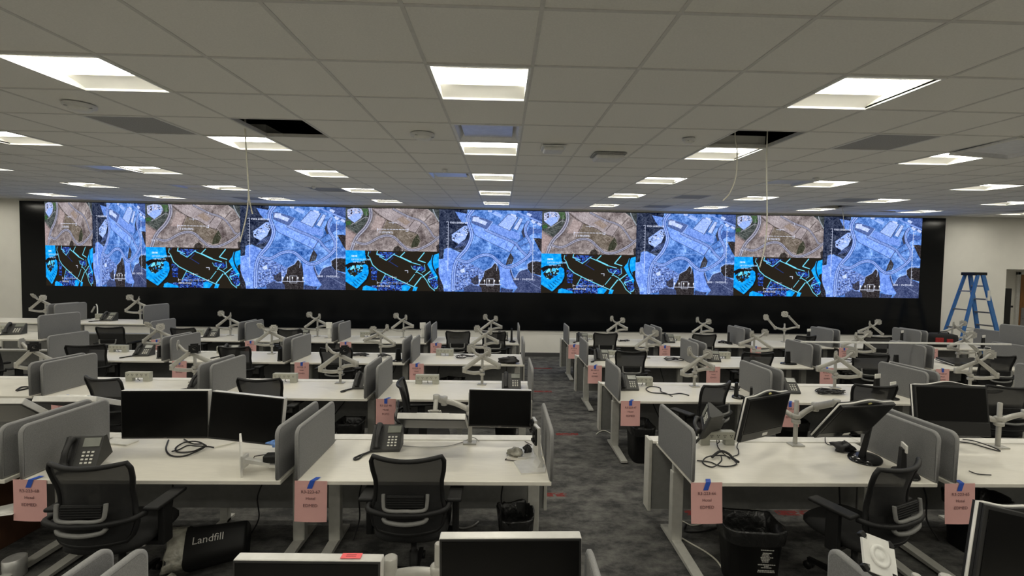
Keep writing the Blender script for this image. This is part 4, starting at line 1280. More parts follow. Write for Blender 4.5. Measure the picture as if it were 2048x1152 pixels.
# the spread arm in the row by the screens
t = thing('monitor_mount', 'bare silver monitor arm with both arms spread wide, third desk, row by screens', 'monitor arm', (6.075, YROW[4] + 0.655, H0), 0, 'monitor arms')
arm_base(t, 0.40, 0.25)
for e, tp, hd, yw in (((-0.23, -0.04, 0.31), (-0.42, -0.08, 0.50), (-0.48, -0.11, 0.54), 8), ((0.28, -0.03, 0.34), (0.04, -0.06, 0.56), (-0.06, -0.08, 0.61), -35)):
    m = MB(); link(m, (0, 0, 0.27), e, 0.018, 0.016); m.obj('lower_link', M['arm_silver'], t)
    joint(MB(), e, 0.027, 0.07).obj('elbow', M['arm_silver'], t)
    u = MB(); link(u, e, tp, 0.023, 0.02); joint(u, tp, 0.026, 0.045); u.obj('upper_link', M['arm_silver'], t)
    MB().tube([tp, hd], 0.018, 8).obj('wrist', M['arm_silver'], t)
    plate_mb(hd, yw, -8, 0.125).obj('mount_plate', M['arm_silver'], t)

def behind(mon, base, dist, dz=0.0):
    bpy.context.view_layer.update()
    p = mon.matrix_world @ Vector((0, dist, dz))
    return (p.x - base[0], p.y - base[1], p.z - base[2])
def custom_arm(lab, loc, h, c1, links):
    """pole on loc with links [(elbow, top, head or None, plate yaw, tilt, plate size)] in local coordinates"""
    t = thing('monitor_mount', lab, 'monitor arm', loc, 0, 'monitor arms')
    arm_base(t, h, c1)
    for e, tp, hd, yw, tl, ps in links:
        m = MB(); link(m, (0, 0, c1 + 0.02), e, 0.02, 0.018, 0.012); m.obj('lower_link', M['arm_silver'], t)
        joint(MB(), e, 0.028, 0.075).obj('elbow', M['arm_silver'], t)
        if tp:
            u = MB(); link(u, e, tp, 0.026, 0.021); joint(u, tp, 0.026, 0.05); u.obj('upper_link', M['arm_silver'], t)
        if hd:
            MB().tube([tp, hd], 0.019, 8).obj('wrist', M['arm_silver'], t)
            plate_mb(hd, yw, tl, ps).obj('mount_plate', M['arm_silver'], t)
    return t

# ---------------------------------------------------------------- monitors
def monitor(lab, c, w, h, rot, style='slim', chin=0.012, stand=None, top_note=False):
    """local: x to the side, -y out of the screen, z up; origin at the middle of the panel"""
    t = thing('monitor', lab, 'monitor', c, tuple(R(a) for a in rot), 'monitors')
    if style == 'slim':
        MB().rbox((-w / 2, -0.004, -h / 2), (w / 2, 0.042, h / 2), 0.005).obj('housing', M['silver'], t)
        MB().rbox((-w / 2 + 0.002, -0.0075, -h / 2 + 0.004), (w / 2 - 0.002, -0.003, h / 2 - 0.002), 0.002).obj('bezel', M['monitor_case'], t)
        MB().rbox((-w / 2 + 0.010, -0.0095, -h / 2 + chin + 0.006), (w / 2 - 0.010, -0.007, h / 2 - 0.010), 0.001).obj('screen', M['monitor_black'], t)
        MB().rbox((-0.012, -0.0095, -h / 2 + 0.006), (0.012, -0.007, -h / 2 + 0.014), 0.001).obj('badge', M['tool'], t)
        MB().rbox((-w * 0.25, 0.04, -h * 0.3), (w * 0.25, 0.06, h * 0.3), 0.008).obj('back_bulge', M['silver'], t)
    else:
        # curved-top office screen with a silver line round its edge
        def topz(u):
            return h / 2 + 0.028 * (0.5 - 0.5 * math.cos(2 * math.pi * min(max((u - 0.15) / 0.7, 0), 1)))
        n = 24
        up_ = [(-w / 2 + w * i / n, topz(i / n)) for i in range(n + 1)]
        MB().prism([(-w / 2, -h / 2)] + up_ + [(w / 2, -h / 2)], 0.0, 0.035, 'y').obj('housing', M['monitor_case'], t)
        MB().rbox((-w / 2, -0.012, -h / 2), (w / 2, 0.001, h / 2), 0.004).obj('bezel', M['monitor_case'], t)
        MB().rbox((-w / 2 + 0.016, -0.014, -h / 2 + chin), (w / 2 - 0.016, -0.0115, h / 2 - 0.016), 0.001).obj('screen', M['monitor_black'], t)
        MB().rbox((-w / 2 + 0.006, -0.0145, -h / 2 + 0.006), (w / 2 - 0.006, -0.0115, -h / 2 + chin - 0.006), 0.002).obj('chin', M['monitor_gloss'], t)
        if top_note:
            bd = MB().lathe([(0.0, 0.0), (0.014, 0.0), (0.012, 0.003), (0.0, 0.003)], 14).obj('oval_badge', M['badge'], t)
            bd.location = (0, -0.0005, h / 2 + 0.012)
            bd.rotation_euler = (R(90), 0, 0)
            bd.scale = (1.3, 0.7, 1)
        ring = [(-w / 2, 0.017, -h / 2)] + [(a, 0.017, b) for a, b in up_] + [(w / 2, 0.017, -h / 2)]
        MB().tube(ring, 0.0065, 6).obj('silver_trim', M['silver'], t)
        if top_note == 'sticker':
            MB().cbox((0.03, -0.0155, -h / 2 + chin * 0.45), (0.06, 0.002, 0.022)).obj('sticker', M['label'], t)
    return t
monitor('wide dark monitor beside the twin that touches the felt panels, cable coil below', (-2.634, 3.430, 0.990), 0.66, 0.385, (0, 0, 2))
monitor('wide dark monitor angled and sloping, twin on the felt panel side', (-1.992, 3.400, 0.974), 0.60, 0.375, (-4, 3.5, -6))
mC = monitor('small dark upright monitor at the aisle end with white top edge', (0.000, 3.420, 1.063), 0.50, 0.30, (-3, 0.5, -1))
mD = monitor('white monitor folded down flat on its arm beside the upright monitor', (-0.513, 3.34, 0.968), 0.51, 0.325, (59, 0.5, 0))
monitor('white monitor folded down at the edge desk, grey screen side showing', (-3.498-0.255, 3.32, 1.035), 0.51, 0.325, (49, 0, 2))
monitor('white monitor folded flat behind felt panels, only white edge showing', (-3.499, 3.63, 1.01), 0.50, 0.26, (66, 0, 0))
mG = monitor('black wavy-edged monitor turned aside with a white sticker, over cables', (1.993, 3.174, 1.099), 0.50, 0.345, (10.6, 0.6, 25.9), 'trim', 0.07, top_note='sticker')
mH = monitor('black wavy-edged monitor drooping steeply face down over the black stand', (2.574, 3.05, 1.117), 0.50, 0.345, (34, 1.2, 13.4), 'trim', 0.06, top_note='sticker')
mI = monitor('upright silver-edged black monitor with deep glossy chin, ladder side', (3.675, 3.40, 1.084), 0.578, 0.40, (-8, 0.2, -3.1), 'trim2', 0.115)
m1 = monitor('white-topped monitor with a pink note on its top edge', (-0.715, 1.60, 0.903), 0.55, 0.325, (0, 0.6, 0))
monitor('white-topped monitor at the aisle end, fifth row from screens', (0.049, 1.60, 0.990), 0.54, 0.325, (0, -0.4, 0))
monitor('leaning silver-edged monitor in the fifth row beside the bare mounting plate', (1.892+0.21, 1.60, 1.06), 0.50, 0.345, (-6, 12.5, 0), 'trim2', 0.05)
t = thing('sticky_note', 'neon pink note with faint writing on a white monitor top', 'note', (-0.557, 1.622, 1.0665), 0)
MB().rbox((-0.038, -0.016, 0.0), (0.038, 0.014, 0.0016), 0.0005).obj('note', mat('neon_pink', (0.95, 0.16, 0.17), 0.8), t)
for i in range(2):
    MB().box((-0.02, -0.006 + i * 0.008, 0.0017), (0.018, -0.004 + i * 0.008, 0.0021)).obj('scribble', M['ink'], t)
monitor('flat black monitor lying face up on the fourth desk, second row', (7.637, 6.93, 0.79), 0.54, 0.345, (-84, 0, -6), 'trim2', 0.05)

# arms that carry or once carried them
B1, B2, B3 = (-0.245, 3.557, 0.735), (2.496, 3.557, 0.735), (4.226, 3.520, 0.735)
B1, B2, B3 = [(q[0], min(q[1], 3.545), q[2]) for q in (B1, B2, B3)]
def reach(mon, base, e, d0=0.15, d1=0.085, plate=True, yaw=0, tilt=0):
    return (e, behind(mon, base, d0), behind(mon, base, d1) if plate else None, yaw, tilt, 0.10)
custom_arm('silver arm pole between the folded white monitor and the upright monitor', B1, 0.42, 0.25, [reach(mD, B1, (-0.22, 0.03, 0.34), 0.20, 0.09, True, 0, 60), reach(mC, B1, (0.10, 0.10, 0.30), 0.16, 0.085)])
custom_arm('silver arm pole standing between the two wavy-edged monitors', B2, 0.38, 0.20, [reach(mH, B2, (0.22, 0.08, 0.30), 0.16, 0.07, True, 13, 34), reach(mG, B2, (-0.06, 0.17, 0.26), 0.16, 0.07, True, 26, 11)])
custom_arm('silver arm pole beside the upright silver-edged monitor, ladder side', B3, 0.38, 0.20, [((0.20, -0.02, 0.29), (0.32, -0.06, 0.40), None, 0, 0, 0), reach(mI, B3, (-0.17, 0.08, 0.24), 0.14, 0.065)])
custom_arm('silver arm pole behind the white-topped monitors, fifth row from screens', (-0.233, 1.672, H0), 0.35, 0.20, [((-0.19, 0.0, 0.215), None, None, 0, 0, 0), ((0.14, 0.02, 0.22), (0.20, 0.02, 0.23), None, 0, 0, 0)])
MB().lathe([(0.027, 0.0), (0.028, 0.05), (0.022, 0.054)], 12, (-0.19, 0.0, 0.24)).obj('elbow_cap', M['arm_silver'], bpy.data.objects['monitor_mount.%03d' % (len([o for o in bpy.data.objects if o.name.startswith('monitor_mount')]) - 1)])
custom_arm('silver arm holding a large bare white mounting plate, fifth row from screens', (1.621+0.08, 1.672, H0), 0.22, 0.10, [((0.13, -0.05, 0.13), (0.02, -0.10, 0.26), None, 0, 0, 0)])
pw = (1.381, 1.500, 1.148)
t = thing('mounting_plate', 'large bare white mounting plate with round boss, fifth row from screens', 'mounting plate', pw, 0)
plate_mb((0, 0, 0), 10, -32, 0.125, 24).obj('plate', M['white_metal'], t)
for a in (24, 114, 204, 294):
    r_ = Matrix.Rotation(R(10), 4, 'Z') @ Matrix.Rotation(R(-32), 4, 'X') @ Matrix.Rotation(R(24), 4, 'Y')
    q = MB()
    q.m = r_ @ Matrix.Rotation(R(a - 24 + 45), 4, 'Y')
    q.rbox((-0.012, -0.004, 0.066), (0.012, 0.014, 0.086), 0.003)
    q.obj('corner_clip', M['black'], t)
MB().tube([(0, 0.008, 0), (0.02, 0.06, -0.03), (0.05, 0.09, -0.10)], 0.02, 8).obj('wrist', M['arm_silver'], t)

# loose monitor stands
def stand_black(lab, loc, rot, h=0.24, lean=0.05, white=True, bw=0.13):
    t = thing('monitor_stand', lab, 'monitor stand', loc, R(rot), 'monitor stands')
    MB().lathe([(1, 0.0), (1, 0.008), (0.93, 0.017), (0.55, 0.024)], 24, sq=(bw, bw * 0.72, 2.2)).obj('foot', M['monitor_gloss'], t)
    MB().bar((0, 0.02, 0.018), (0, 0.02 + lean, h), 0.085, 0.035, 0.065, 0.025).obj('neck', M['black'], t)
    if white:
        MB().rbox((-0.052, 0.005 + lean, h - 0.02), (0.052, 0.018 + lean, h + 0.035), 0.003).obj('top_plate', M['label'], t)
    return t
stand_black('black monitor stand leaning behind the chair, dusty black foot', (2.863, 3.268, 0.735), 40, 0.26, -0.04, False, 0.15)
stand_black('black monitor stand with a white label, beside panels behind the turned chair', (2.938, 3.010, 0.735), 62, 0.19, 0.0, True, 0.11)
stand_black('black monitor stand with stubby neck, second desk, third row, ladder side', (2.767, 4.919, 0.735), 50, 0.17, 0.0, False, 0.09)
stand_black('black monitor stand behind wavy-edged monitor, pressed to panels, third row', (2.877, 4.805, 0.735), 60, 0.15, 0.0, False, 0.07)
stand_black('black monitor stand with pale top beside panel, third row, ladder side', (4.649, 5.165, 0.735), 20, 0.20, 0.0, True, 0.08)
stand_black('second black monitor stand with pale top beside panel, third row', (4.592, 4.893, 0.735), 20, 0.17, 0.0, True, 0.07)
stand_black('black monitor stand on round foot before panels, second row, ladder side', (4.651, 6.833, 0.735), 10, 0.20, 0.0, False, 0.13)
stand_black('black monitor stand, third desk, second row, ladder side', (6.419, 6.807, 0.735), 10, 0.17, 0.0, False, 0.14)
stand_black('black monitor stand by felt panel, fourth desk, second row, non-ladder side', (-5.256, 6.780, 0.735), 80, 0.19, 0.0, False, 0.07)
stand_black('black monitor stand by felt panel, third desk, second row, non-ladder side', (-3.373, 6.690, 0.735), 80, 0.19, 0.0, False, 0.07)
stand_black('black monitor stand by felt panel, second desk, second row, non-ladder side', (-1.595, 6.745, 0.735), 30, 0.19, 0.0, False, 0.10)
stand_black('black monitor stand by the aisle panel, row by the screens, non-ladder side', (0.233, 8.695, 0.735), 80, 0.28, 0.0, False, 0.09)
stand_black('black monitor stand before panels, second desk, row by the screens', (4.713, 8.764, 0.735), 70, 0.24, 0.0, False, 0.08)
stand_black('pale-topped black monitor stand, third desk, row by the screens', (6.374, 8.756, 0.735), 20, 0.30, 0.0, True, 0.13)
stand_black('black monitor stand by the far panel, fifth desk, row by the screens', (9.886, 8.574, 0.735), 20, 0.24, 0.0, True, 0.12)
stand_black('pale-topped black monitor stand before panels, fourth desk, row by screens', (8.305, 8.705, 0.735), 30, 0.30, 0.0, True, 0.10)

def stand_silver(lab, loc, rot, h=0.30):
    t = thing('monitor_stand', lab, 'monitor stand', loc, R(rot) if isinstance(rot, (int, float)) else tuple(R(a) for a in rot), 'monitor stands')
    MB().prism([(-0.10, -0.10), (0.10, -0.10), (0.12, 0.07), (0.05, 0.10), (-0.05, 0.10), (-0.12, 0.07)], 0.0, 0.011).obj('foot', M['silver'], t)
    pr = [(0.035, 0.008), (0.075, 0.008), (0.085, 0.06), (0.06, 0.10), (0.055, h), (0.035, h), (0.038, 0.10), (0.06, 0.055)]
    MB().prism(pr, -0.05, 0.05, 'x').obj('neck', M['silver'], t)
    MB().rbox((-0.035, 0.02, h * 0.55), (0.035, 0.036, h - 0.01), 0.006).rbox((-0.02, 0.005, h * 0.62), (0.02, 0.022, h * 0.70), 0.006).rbox((-0.02, 0.005, h * 0.8), (0.02, 0.022, h * 0.88), 0.006).obj('hinge', M['black'], t)
    return t
stand_silver('silver monitor stand facing along the desk, against the aisle-end panel', (0.229, 3.101, 0.735), -76, 0.30)
stand_silver('silver monitor stand further back against the aisle-end panel', (0.229, 3.345, 0.735), -82, 0.27)
x, y, z = (-1.791, 2.995, 0.735)
t = thing('monitor_stand', 'silver monitor stand lying on its side, foot plate upright', 'monitor stand', (x, y, z), R(4), 'monitor stands')
q = MB()
q.m = Matrix.Rotation(R(29), 4, 'Z')
q.prism([(-0.09, 0.0), (0.07, 0.004), (0.10, 0.06), (0.11, 0.20), (0.08, 0.25), (-0.06, 0.235), (-0.10, 0.15)], -0.006, 0.006, 'x').obj('foot', M['silver'], t)
MB().rbox((0.004, -0.03, 0.03), (0.03, 0.05, 0.12), 0.006).obj('hinge', M['silver'], t)
MB().bar((0.02, 0.01, 0.085), (0.18, 0.04, 0.04), 0.05, 0.028, 0.05, 0.02).bar((0.18, 0.04, 0.04), (0.245, 0.05, 0.03), 0.09, 0.02).obj('neck', M['silver'], t)
MB().rbox((0.135, 0.01, 0.055), (0.24, 0.09, 0.105), 0.01).obj('clutch', M['black'], t)
MB().tube([(0.06, 0.03, 0.06), (0.07, 0.04, 0.095), (0.15, 0.06, 0.10)], 0.004, 6).obj('hex_key', M['tool'], t)

def crumple(name, lab, cat, loc, size, m, seed, n=10):
    rng = random.Random(seed)
    ph = [rng.uniform(0, 6.28) for _ in range(6)]
    def fn(u, v):
        a, b = 2 * math.pi * u, math.pi * v
        r = 1 + 0.22 * math.sin(3 * a + ph[0] + 2 * b) + 0.16 * math.sin(5 * b + ph[1] + a) + 0.10 * math.sin(7 * a + ph[2])
        if u >= 0.999:
            r = 1 + 0.22 * math.sin(ph[0] + 2 * b) + 0.16 * math.sin(5 * b + ph[1]) + 0.10 * math.sin(ph[2])
        return (size[0] * r * math.sin(b) * math.cos(a), size[1] * r * math.sin(b) * math.sin(a), max(0.0, size[2] * (1 + r * math.cos(b))))
    o = MB().grid(fn, 18, n).obj(name, m)
    o.location = loc
    return tag(o, lab, cat)
x, y, z = (-1.690, 3.187, 0.735)
crumple('glove', 'crumpled blue glove lying on the fallen silver stand', 'glove', (x - 0.005, y + 0.10, z + 0.07), (0.06, 0.045, 0.022), M['glove_blue'], 3)
x, y, z = (0.223, 3.308, 0.735)
crumple('plastic_wrap', 'crumpled clear plastic wrap beside the silver stands', 'wrapping', (x - 0.10, y - 0.01, z), (0.06, 0.045, 0.028), M['bag_clear'], 4)
crumple('plastic_wrap', 'crumpled black plastic at the foot of the silver stands', 'wrapping', (x - 0.005, y + 0.035, z), (0.032, 0.03, 0.03), M['bag_black'], 5)
x, y, z = (2.856, 3.390, 0.735)
crumple('cable_bundle', 'tangled black clump beside the leaning black stand', 'cable', (x - 0.05, y + 0.03, z), (0.075, 0.06, 0.035), M['cable_black'], 6)
x, y, z = (0.160, 6.648, 0.735)
crumple('cable_bundle', 'dark blue-black clump by aisle panel, second row, non-ladder side', 'cable', (x - 0.03, y, z), (0.16, 0.07, 0.05), M['cable_black'], 8)

# ---------------------------------------------------------------- cables on the desks
CZ = H0 + 0.0075
def desk_cable(lab, pts, r=0.0045, m='cable_black', z=CZ):
    return cable('desk_cable', lab, 'cable', [(p[0], p[1], z + (p[2] if len(p) > 2 and p[2] < 0.3 else 0)) for p in pts], r, M[m], None, 6)
def xy(p, dz=0.0):
    return (p[0], p[1], dz)
desk_cable('thick black cable coiled below the twin monitors', [xy((-2.697, 3.539, 0.735)), xy((-2.583, 3.362, 0.735)), xy((-2.457, 3.246, 0.735)), xy((-2.356, 3.239, 0.735)), xy((-2.303, 3.311, 0.735), 0.01), xy((-2.307, 3.395, 0.735), 0.012), xy((-2.425, 3.481, 0.735), 0.012), xy((-2.523, 3.480, 0.735), 0.006),
            xy((-2.528, 3.392, 0.735)), xy((-2.452, 3.309, 0.735)), xy((-2.338, 3.301, 0.735), 0.008), xy((-2.295, 3.376, 0.735), 0.014), xy((-2.238, 3.396, 0.735))], 0.006)
desk_cable('black plug cable looping from under the monitors to the coil', [xy((-2.589, 3.561, 0.735)), xy((-2.457, 3.471, 0.735)), xy((-2.352, 3.433, 0.735), 0.012), xy((-2.287, 3.376, 0.735), 0.02), xy((-2.369, 3.384, 0.735), 0.016), xy((-2.468, 3.431, 0.735)), xy((-2.478, 3.354, 0.735)), xy((-2.483, 3.290, 0.735), 0.012)], 0.005)
desk_cable('pale cable from the coil plug towards the felt panels', [xy((-2.238, 3.396, 0.735)), xy((-2.211, 3.425, 0.735)), xy((-2.166, 3.465, 0.735)), xy((-2.133, 3.517, 0.735))], 0.004, 'cable_white')
desk_cable('thin grey cable from phone to arm pole, aisle-end desk', [xy((-0.801, 3.456, 0.735)), xy((-0.596, 3.429, 0.735)), xy((-0.419, 3.452, 0.735)), xy((-0.306, 3.535, 0.735)), xy((-0.228, 3.600, 0.735), 0.015), xy((-0.171, 3.558, 0.735))], 0.004, 'cable_grey')
desk_cable('black cable loops under the tipped phone', [xy((1.506, 3.208, 0.735)), xy((1.594, 3.183, 0.735)), xy((1.637, 3.117, 0.735)), xy((1.720, 3.117, 0.735)), xy((1.789, 3.168, 0.735)), xy((1.757, 3.237, 0.735), 0.02), xy((1.676, 3.254, 0.735), 0.02), xy((1.588, 3.235, 0.735), 0.012), xy((1.532, 3.165, 0.735)), xy((1.572, 3.099, 0.735)), xy((1.661, 3.150, 0.735), 0.02), xy((1.706, 3.236, 0.735), 0.02)], 0.005)
desk_cable('thick black plug lead rising from the tipped phone cables', [xy((1.635, 3.236, 0.735), 0.015), xy((1.735, 3.309, 0.735), 0.03), xy((1.789, 3.291, 0.735), 0.02), xy((1.808, 3.238, 0.735)), xy((1.814, 3.186, 0.735))], 0.010)
desk_cable('black cable running from tipped phone cables to the sticker monitor', [xy((1.816, 3.283, 0.735)), xy((1.884, 3.320, 0.735)), xy((1.936, 3.407, 0.735)), xy((1.962, 3.477, 0.735)), xy((2.029, 3.550, 0.735), 0.05)], 0.004)
desk_cable('black cable dropping from outlet block to tipped phone cables', [xy((1.863, 3.612, 0.735), 0.06), xy((1.820, 3.526, 0.735)), xy((1.784, 3.404, 0.735)), xy((1.777, 3.291, 0.735)), xy((1.776, 3.237, 0.735))], 0.004)
desk_cable('black cable trailing behind the drooping wavy monitor', [xy((2.852, 3.673, 0.735), 0.03), xy((2.776, 3.562, 0.735)), xy((2.813, 3.520, 0.735)), xy((2.947, 3.543, 0.735))], 0.004)
desk_cable('black cables fanned under the upright silver-edged monitor', [xy((3.944, 3.623, 0.735)), xy((4.054, 3.581, 0.735)), xy((4.089, 3.477, 0.735)), xy((4.126, 3.417, 0.735)), xy((4.133, 3.477, 0.735), 0.008), xy((4.124, 3.604, 0.735), 0.008), xy((4.085, 3.670, 0.735))], 0.005)
desk_cable('short dark cable ends lying alone on the desk, ladder side', [xy((3.463, 3.055, 0.735)), xy((3.474, 3.008, 0.735)), xy((3.558, 2.993, 0.735))], 0.004)
desk_cable('black cable loop with plug, aisle-end desk, third row, ladder side', [xy((2.210, 4.962, 0.735)), xy((2.137, 5.043, 0.735)), xy((2.011, 4.997, 0.735)), xy((1.925, 5.036, 0.735)), xy((1.800, 5.074, 0.735)), xy((1.791, 5.227, 0.735)), xy((1.895, 5.346, 0.735)), xy((1.984, 5.279, 0.735)), xy((1.938, 5.122, 0.735)), xy((1.951, 4.995, 0.735), 0.012), xy((1.996, 4.915, 0.735))], 0.006)
def tangle(lab, p0, sx, sy, seed, n=14, r=0.006, k=3):
    rng = random.Random(seed)
    t = thing('cable_pile', lab, 'cable', (p0[0], p0[1], H0), 0)
    for _ in range(k):
        pts, a = [], rng.uniform(0, 6)
        for i in range(n):
            a += rng.uniform(0.5, 1.3)
            q = rng.uniform(0.35, 1.0)
            pts.append((sx * q * math.cos(a), sy * q * math.sin(a), 0.007 + rng.uniform(0, 0.035)))
        MB().tube(smooth_path(pts, 4), r, 5).obj('cable', M['cable_black'], t)
    return t
tangle('black cable pile, second desk, third row from screens, ladder side', (4.015, 5.123, 0.735), 0.20, 0.11, 1, 16, 0.006, 4)
tangle('black cable pile, second desk, second row from screens, non-ladder side', (-2.309, 7.104, 0.735), 0.16, 0.10, 2, 12, 0.006, 3)
tangle('second black cable pile nearer the dark stand, second row from screens', (-1.901, 7.044, 0.735), 0.13, 0.10, 3, 10, 0.006, 2)
tangle('loose black cable pile, aisle-end desk, second row from screens', (-0.584, 7.034, 0.735), 0.18, 0.12, 4, 10, 0.006, 2)
tangle('black cable loop pile, aisle-end desk, second row, ladder side', (2.813, 7.012, 0.735), 0.20, 0.10, 5, 10, 0.007, 2)
tangle('black cable pile by the stubby stand, third row, ladder side', (2.857, 5.240, 0.735), 0.13, 0.08, 6, 10, 0.006, 2)
tangle('brownish-black cable pile, aisle-end desk, row by screens, ladder side', (2.569, 8.927, 0.735), 0.16, 0.10, 7, 10, 0.006, 2)
tangle('black cable pile before panels, second desk, row by screens', (4.683, 8.887, 0.735), 0.16, 0.09, 9, 10, 0.008, 3)
tangle('black cable pile, fifth desk, row by the screens', (5.840, 7.048, 0.735), 0.14, 0.10, 10, 8, 0.005, 2)
desk_cable('dark cable loop lying on the fourth desk, third row, non-ladder side', [xy((-5.417, 4.924, 0.735)), xy((-5.500, 5.046, 0.735)), xy((-5.452, 5.069, 0.735)), xy((-5.381, 5.029, 0.735)), xy((-5.381, 4.966, 0.735)), xy((-5.391, 4.905, 0.735))], 0.010)
desk_cable('black cables trailing past the chair, third desk, third row, ladder side', [xy((6.106, 5.302, 0.735)), xy((6.234, 5.283, 0.735)), xy((6.398, 5.311, 0.735)), xy((6.159, 5.191, 0.735)), xy((6.053, 5.210, 0.735))], 0.005)

# small loose things
t = thing('hex_key', 'small dark hex key lying on the aisle-end desk', 'tool', (0.089, 3.200, 0.735), 0)
MB().tube([(-0.035, 0.030, 0.005), (-0.045, 0.012, 0.005), (0.045, -0.012, 0.005)], 0.0035, 6).obj('rod', M['tool'], t)
t = thing('hex_key', 'dark hex key near the back corner by silver stands', 'tool', (0.233, 3.533, 0.735), 0)
MB().tube([(-0.02, 0.03, 0.005), (-0.015, 0.022, 0.005), (0.03, -0.04, 0.005)], 0.0035, 6).obj('rod', M['tool'], t)
for i, p in enumerate(((0.071, 3.279, 0.735), (0.086, 3.243, 0.735))):
    t = thing('screw', 'tiny silver screw beside the hex key, %s of two' % ('upper' if i == 0 else 'lower'), 'screw', p, 0)
    MB().lathe([(0.005, 0.0), (0.005, 0.003), (0.002, 0.003), (0.002, 0.012)], 8).obj('shank', M['tin'], t)
MB_ = MB().rbox((-0.05, -0.035, 0.0), (0.05, 0.035, 0.003), 0.001).obj('note_card', M['paper'])
MB_.location = (-4.737, 5.368, 0.735)
tag(MB_, 'small grey paper scrap on the third desk, third row', 'paper')
MB_ = MB().rbox((-0.05, -0.12, 0.0), (0.05, 0.12, 0.012), 0.003).obj('battery_box', M['label'])
MB_.location = (-3.053, 3.502, 0.735)
MB_.rotation_euler = (0, 0, R(80))
tag(MB_, 'small white box at the back edge beside twin monitors', 'box')
t = thing('gooseneck_lamp', 'slim white goose-neck lamp on the raised desk before the screens', 'lamp', (-8.424, 9.137, 1.040), 0)
MB().lathe([(0.06, 0), (0.06, 0.012), (0.02, 0.016)], 14).obj('base', M['white_metal'], t)
MB().tube(smooth_path([(0, 0, 0.01), (0.05, 0, 0.12), (0.05, 0, 0.26), (0.03, 0, 0.31)], 5), 0.010, 8).obj('stem', M['white_metal'], t)
MB().tube([(0.0, 0, 0.26), (-0.05, -0.02, 0.14)], 0.016, 8).obj('shade', M['arm_silver'], t)
t = thing('carry_bag', 'black bag with red side panels on the desk before the ladder', 'bag', (9.197, 8.80, H0), R(-6))
def bagf(u, v):
    a = 2 * math.pi * u
    e = 0.6
    ca, sa = math.cos(a), math.sin(a)
    k = [0.90, 1.0, 1.0, 0.94, 0.6, 0.0][round(v * 5)]
    return (0.28 * k * math.copysign(abs(ca) ** e, ca), 0.17 * k * math.copysign(abs(sa) ** e, sa), [0.0, 0.05, 0.18, 0.25, 0.275, 0.28][round(v * 5)])
MB().grid(bagf, 24, 5).obj('body', M['black_soft'], t)
MB().rbox((-0.235, -0.178, 0.07), (-0.08, -0.160, 0.20), 0.008).rbox((-0.02, -0.178, 0.07), (0.10, -0.160, 0.18), 0.008).obj('red_panel', M['red'], t)
MB().tube(smooth_path([(-0.12, -0.05, 0.26), (-0.06, -0.08, 0.31), (0.06, -0.08, 0.31), (0.12, -0.05, 0.26)], 5), 0.01, 6).obj('handle', M['black'], t)
t = thing('trim_strip', 'long thin white strip lying across the felt panels, second row', 'strip', (4.783, 6.75, 1.0972), 0)
xe = 8.226 - 4.783
MB().rbox((0, -0.012, 0), (xe, 0.012, 0.028), 0.003).obj('strip', M['white_metal'], t)
t = thing('wrap_holder', 'white bracket with wire hook standing behind felt panel pair', 'bracket', (-1.832, 4.083, 0.735), 0)
t.location = (-1.571, 3.46, H0)
MB().rbox((-0.035, -0.01, 0.0), (0.035, 0.02, 0.20), 0.004).prism([(-0.03, 0.20), (0.03, 0.23), (0.035, 0.255), (-0.035, 0.225)], -0.03, 0.03, 'y').obj('plate', M['label'], t)
MB().tube(smooth_path([(-0.03, -0.012, 0.14), (-0.05, -0.02, 0.18), (-0.02, -0.02, 0.20)], 5), 0.003, 6).obj('hook', M['tin'], t)
for lab, p, rz in (('pale box-shaped monitor bracket by panels, third desk, row by screens', (-3.524, 8.928, 0.735), 0), ('pale bracket on a thin stem by panel, aisle-end desk, row by screens', (-1.648, 9.074, 0.735), 20)):
    t = thing('monitor_bracket', lab, 'bracket', p, R(rz))
    MB().rbox((-0.09, -0.05, 0), (0.06, 0.05, 0.012), 0.003).obj('base', M['arm_silver'], t)
    MB().rbox((-0.03, -0.02, 0.012), (0.03, 0.02, 0.27), 0.006).rbox((-0.06, -0.03, 0.20), (0.06, -0.015, 0.33), 0.004).obj('upright', M['label'], t)

# ---------------------------------------------------------------- bins
def make_bin(lab, loc, rot, w=0.38, d=0.27, h=0.40, liner='bag_black', bulge=0.025, text=False):
    t = thing('waste_bin', lab, 'bin', loc, R(rot) if isinstance(rot, (int, float)) else tuple(R(a) for a in rot), 'waste bins')
    MB().lathe([(0.0, 0.004), (0.78, 0.0), (0.80, 0.01), (0.97, h), (1.0, h), (1.0, h + 0.012), (0.94, h + 0.012), (0.78, 0.02), (0.0, 0.02)], 28, sq=(w / 2, d / 2, 4)).obj('shell', M['black'], t)
    rng = random.Random(hash(lab) % 1000 if False else len(lab))
    ph = [rng.uniform(0, 6.28) for _ in range(4)]
    prof = [(1.0, h * 0.80), (1.03, h * 0.93), (1.05, h + 0.008), (1.01, h + 0.022), (0.93, h + 0.012), (0.86, h - 0.08), (0.62, h - 0.20), (0.0, h - 0.24)]
    def fn(u, v):
        i = min(int(v * 7 + 0.001), 7)
        r, z = prof[i]
        a = 2 * math.pi * u
        ca, sa = math.cos(a), math.sin(a)
        wob = (math.sin(5 * a + ph[0]) + 0.6 * math.sin(9 * a + ph[1] + i) + 0.5 * math.sin(14 * a + ph[2])) * bulge * (0.5 if i < 2 else 1)
        k = r + wob
        return (w / 2 * k * math.copysign(abs(ca) ** 0.5, ca), d / 2 * k * math.copysign(abs(sa) ** 0.5, sa), z + 0.3 * wob * h * (1 if 0 < i < 5 else 0))
    MB().grid(fn, 42, 7).obj('liner', M[liner], t)
    return t
b1 = make_bin('black bin with open black liner and white printed lines, ladder side', (1.776, 2.95, 0), -4, 0.40, 0.29, 0.41)
pr = MB()
rng = random.Random(3)
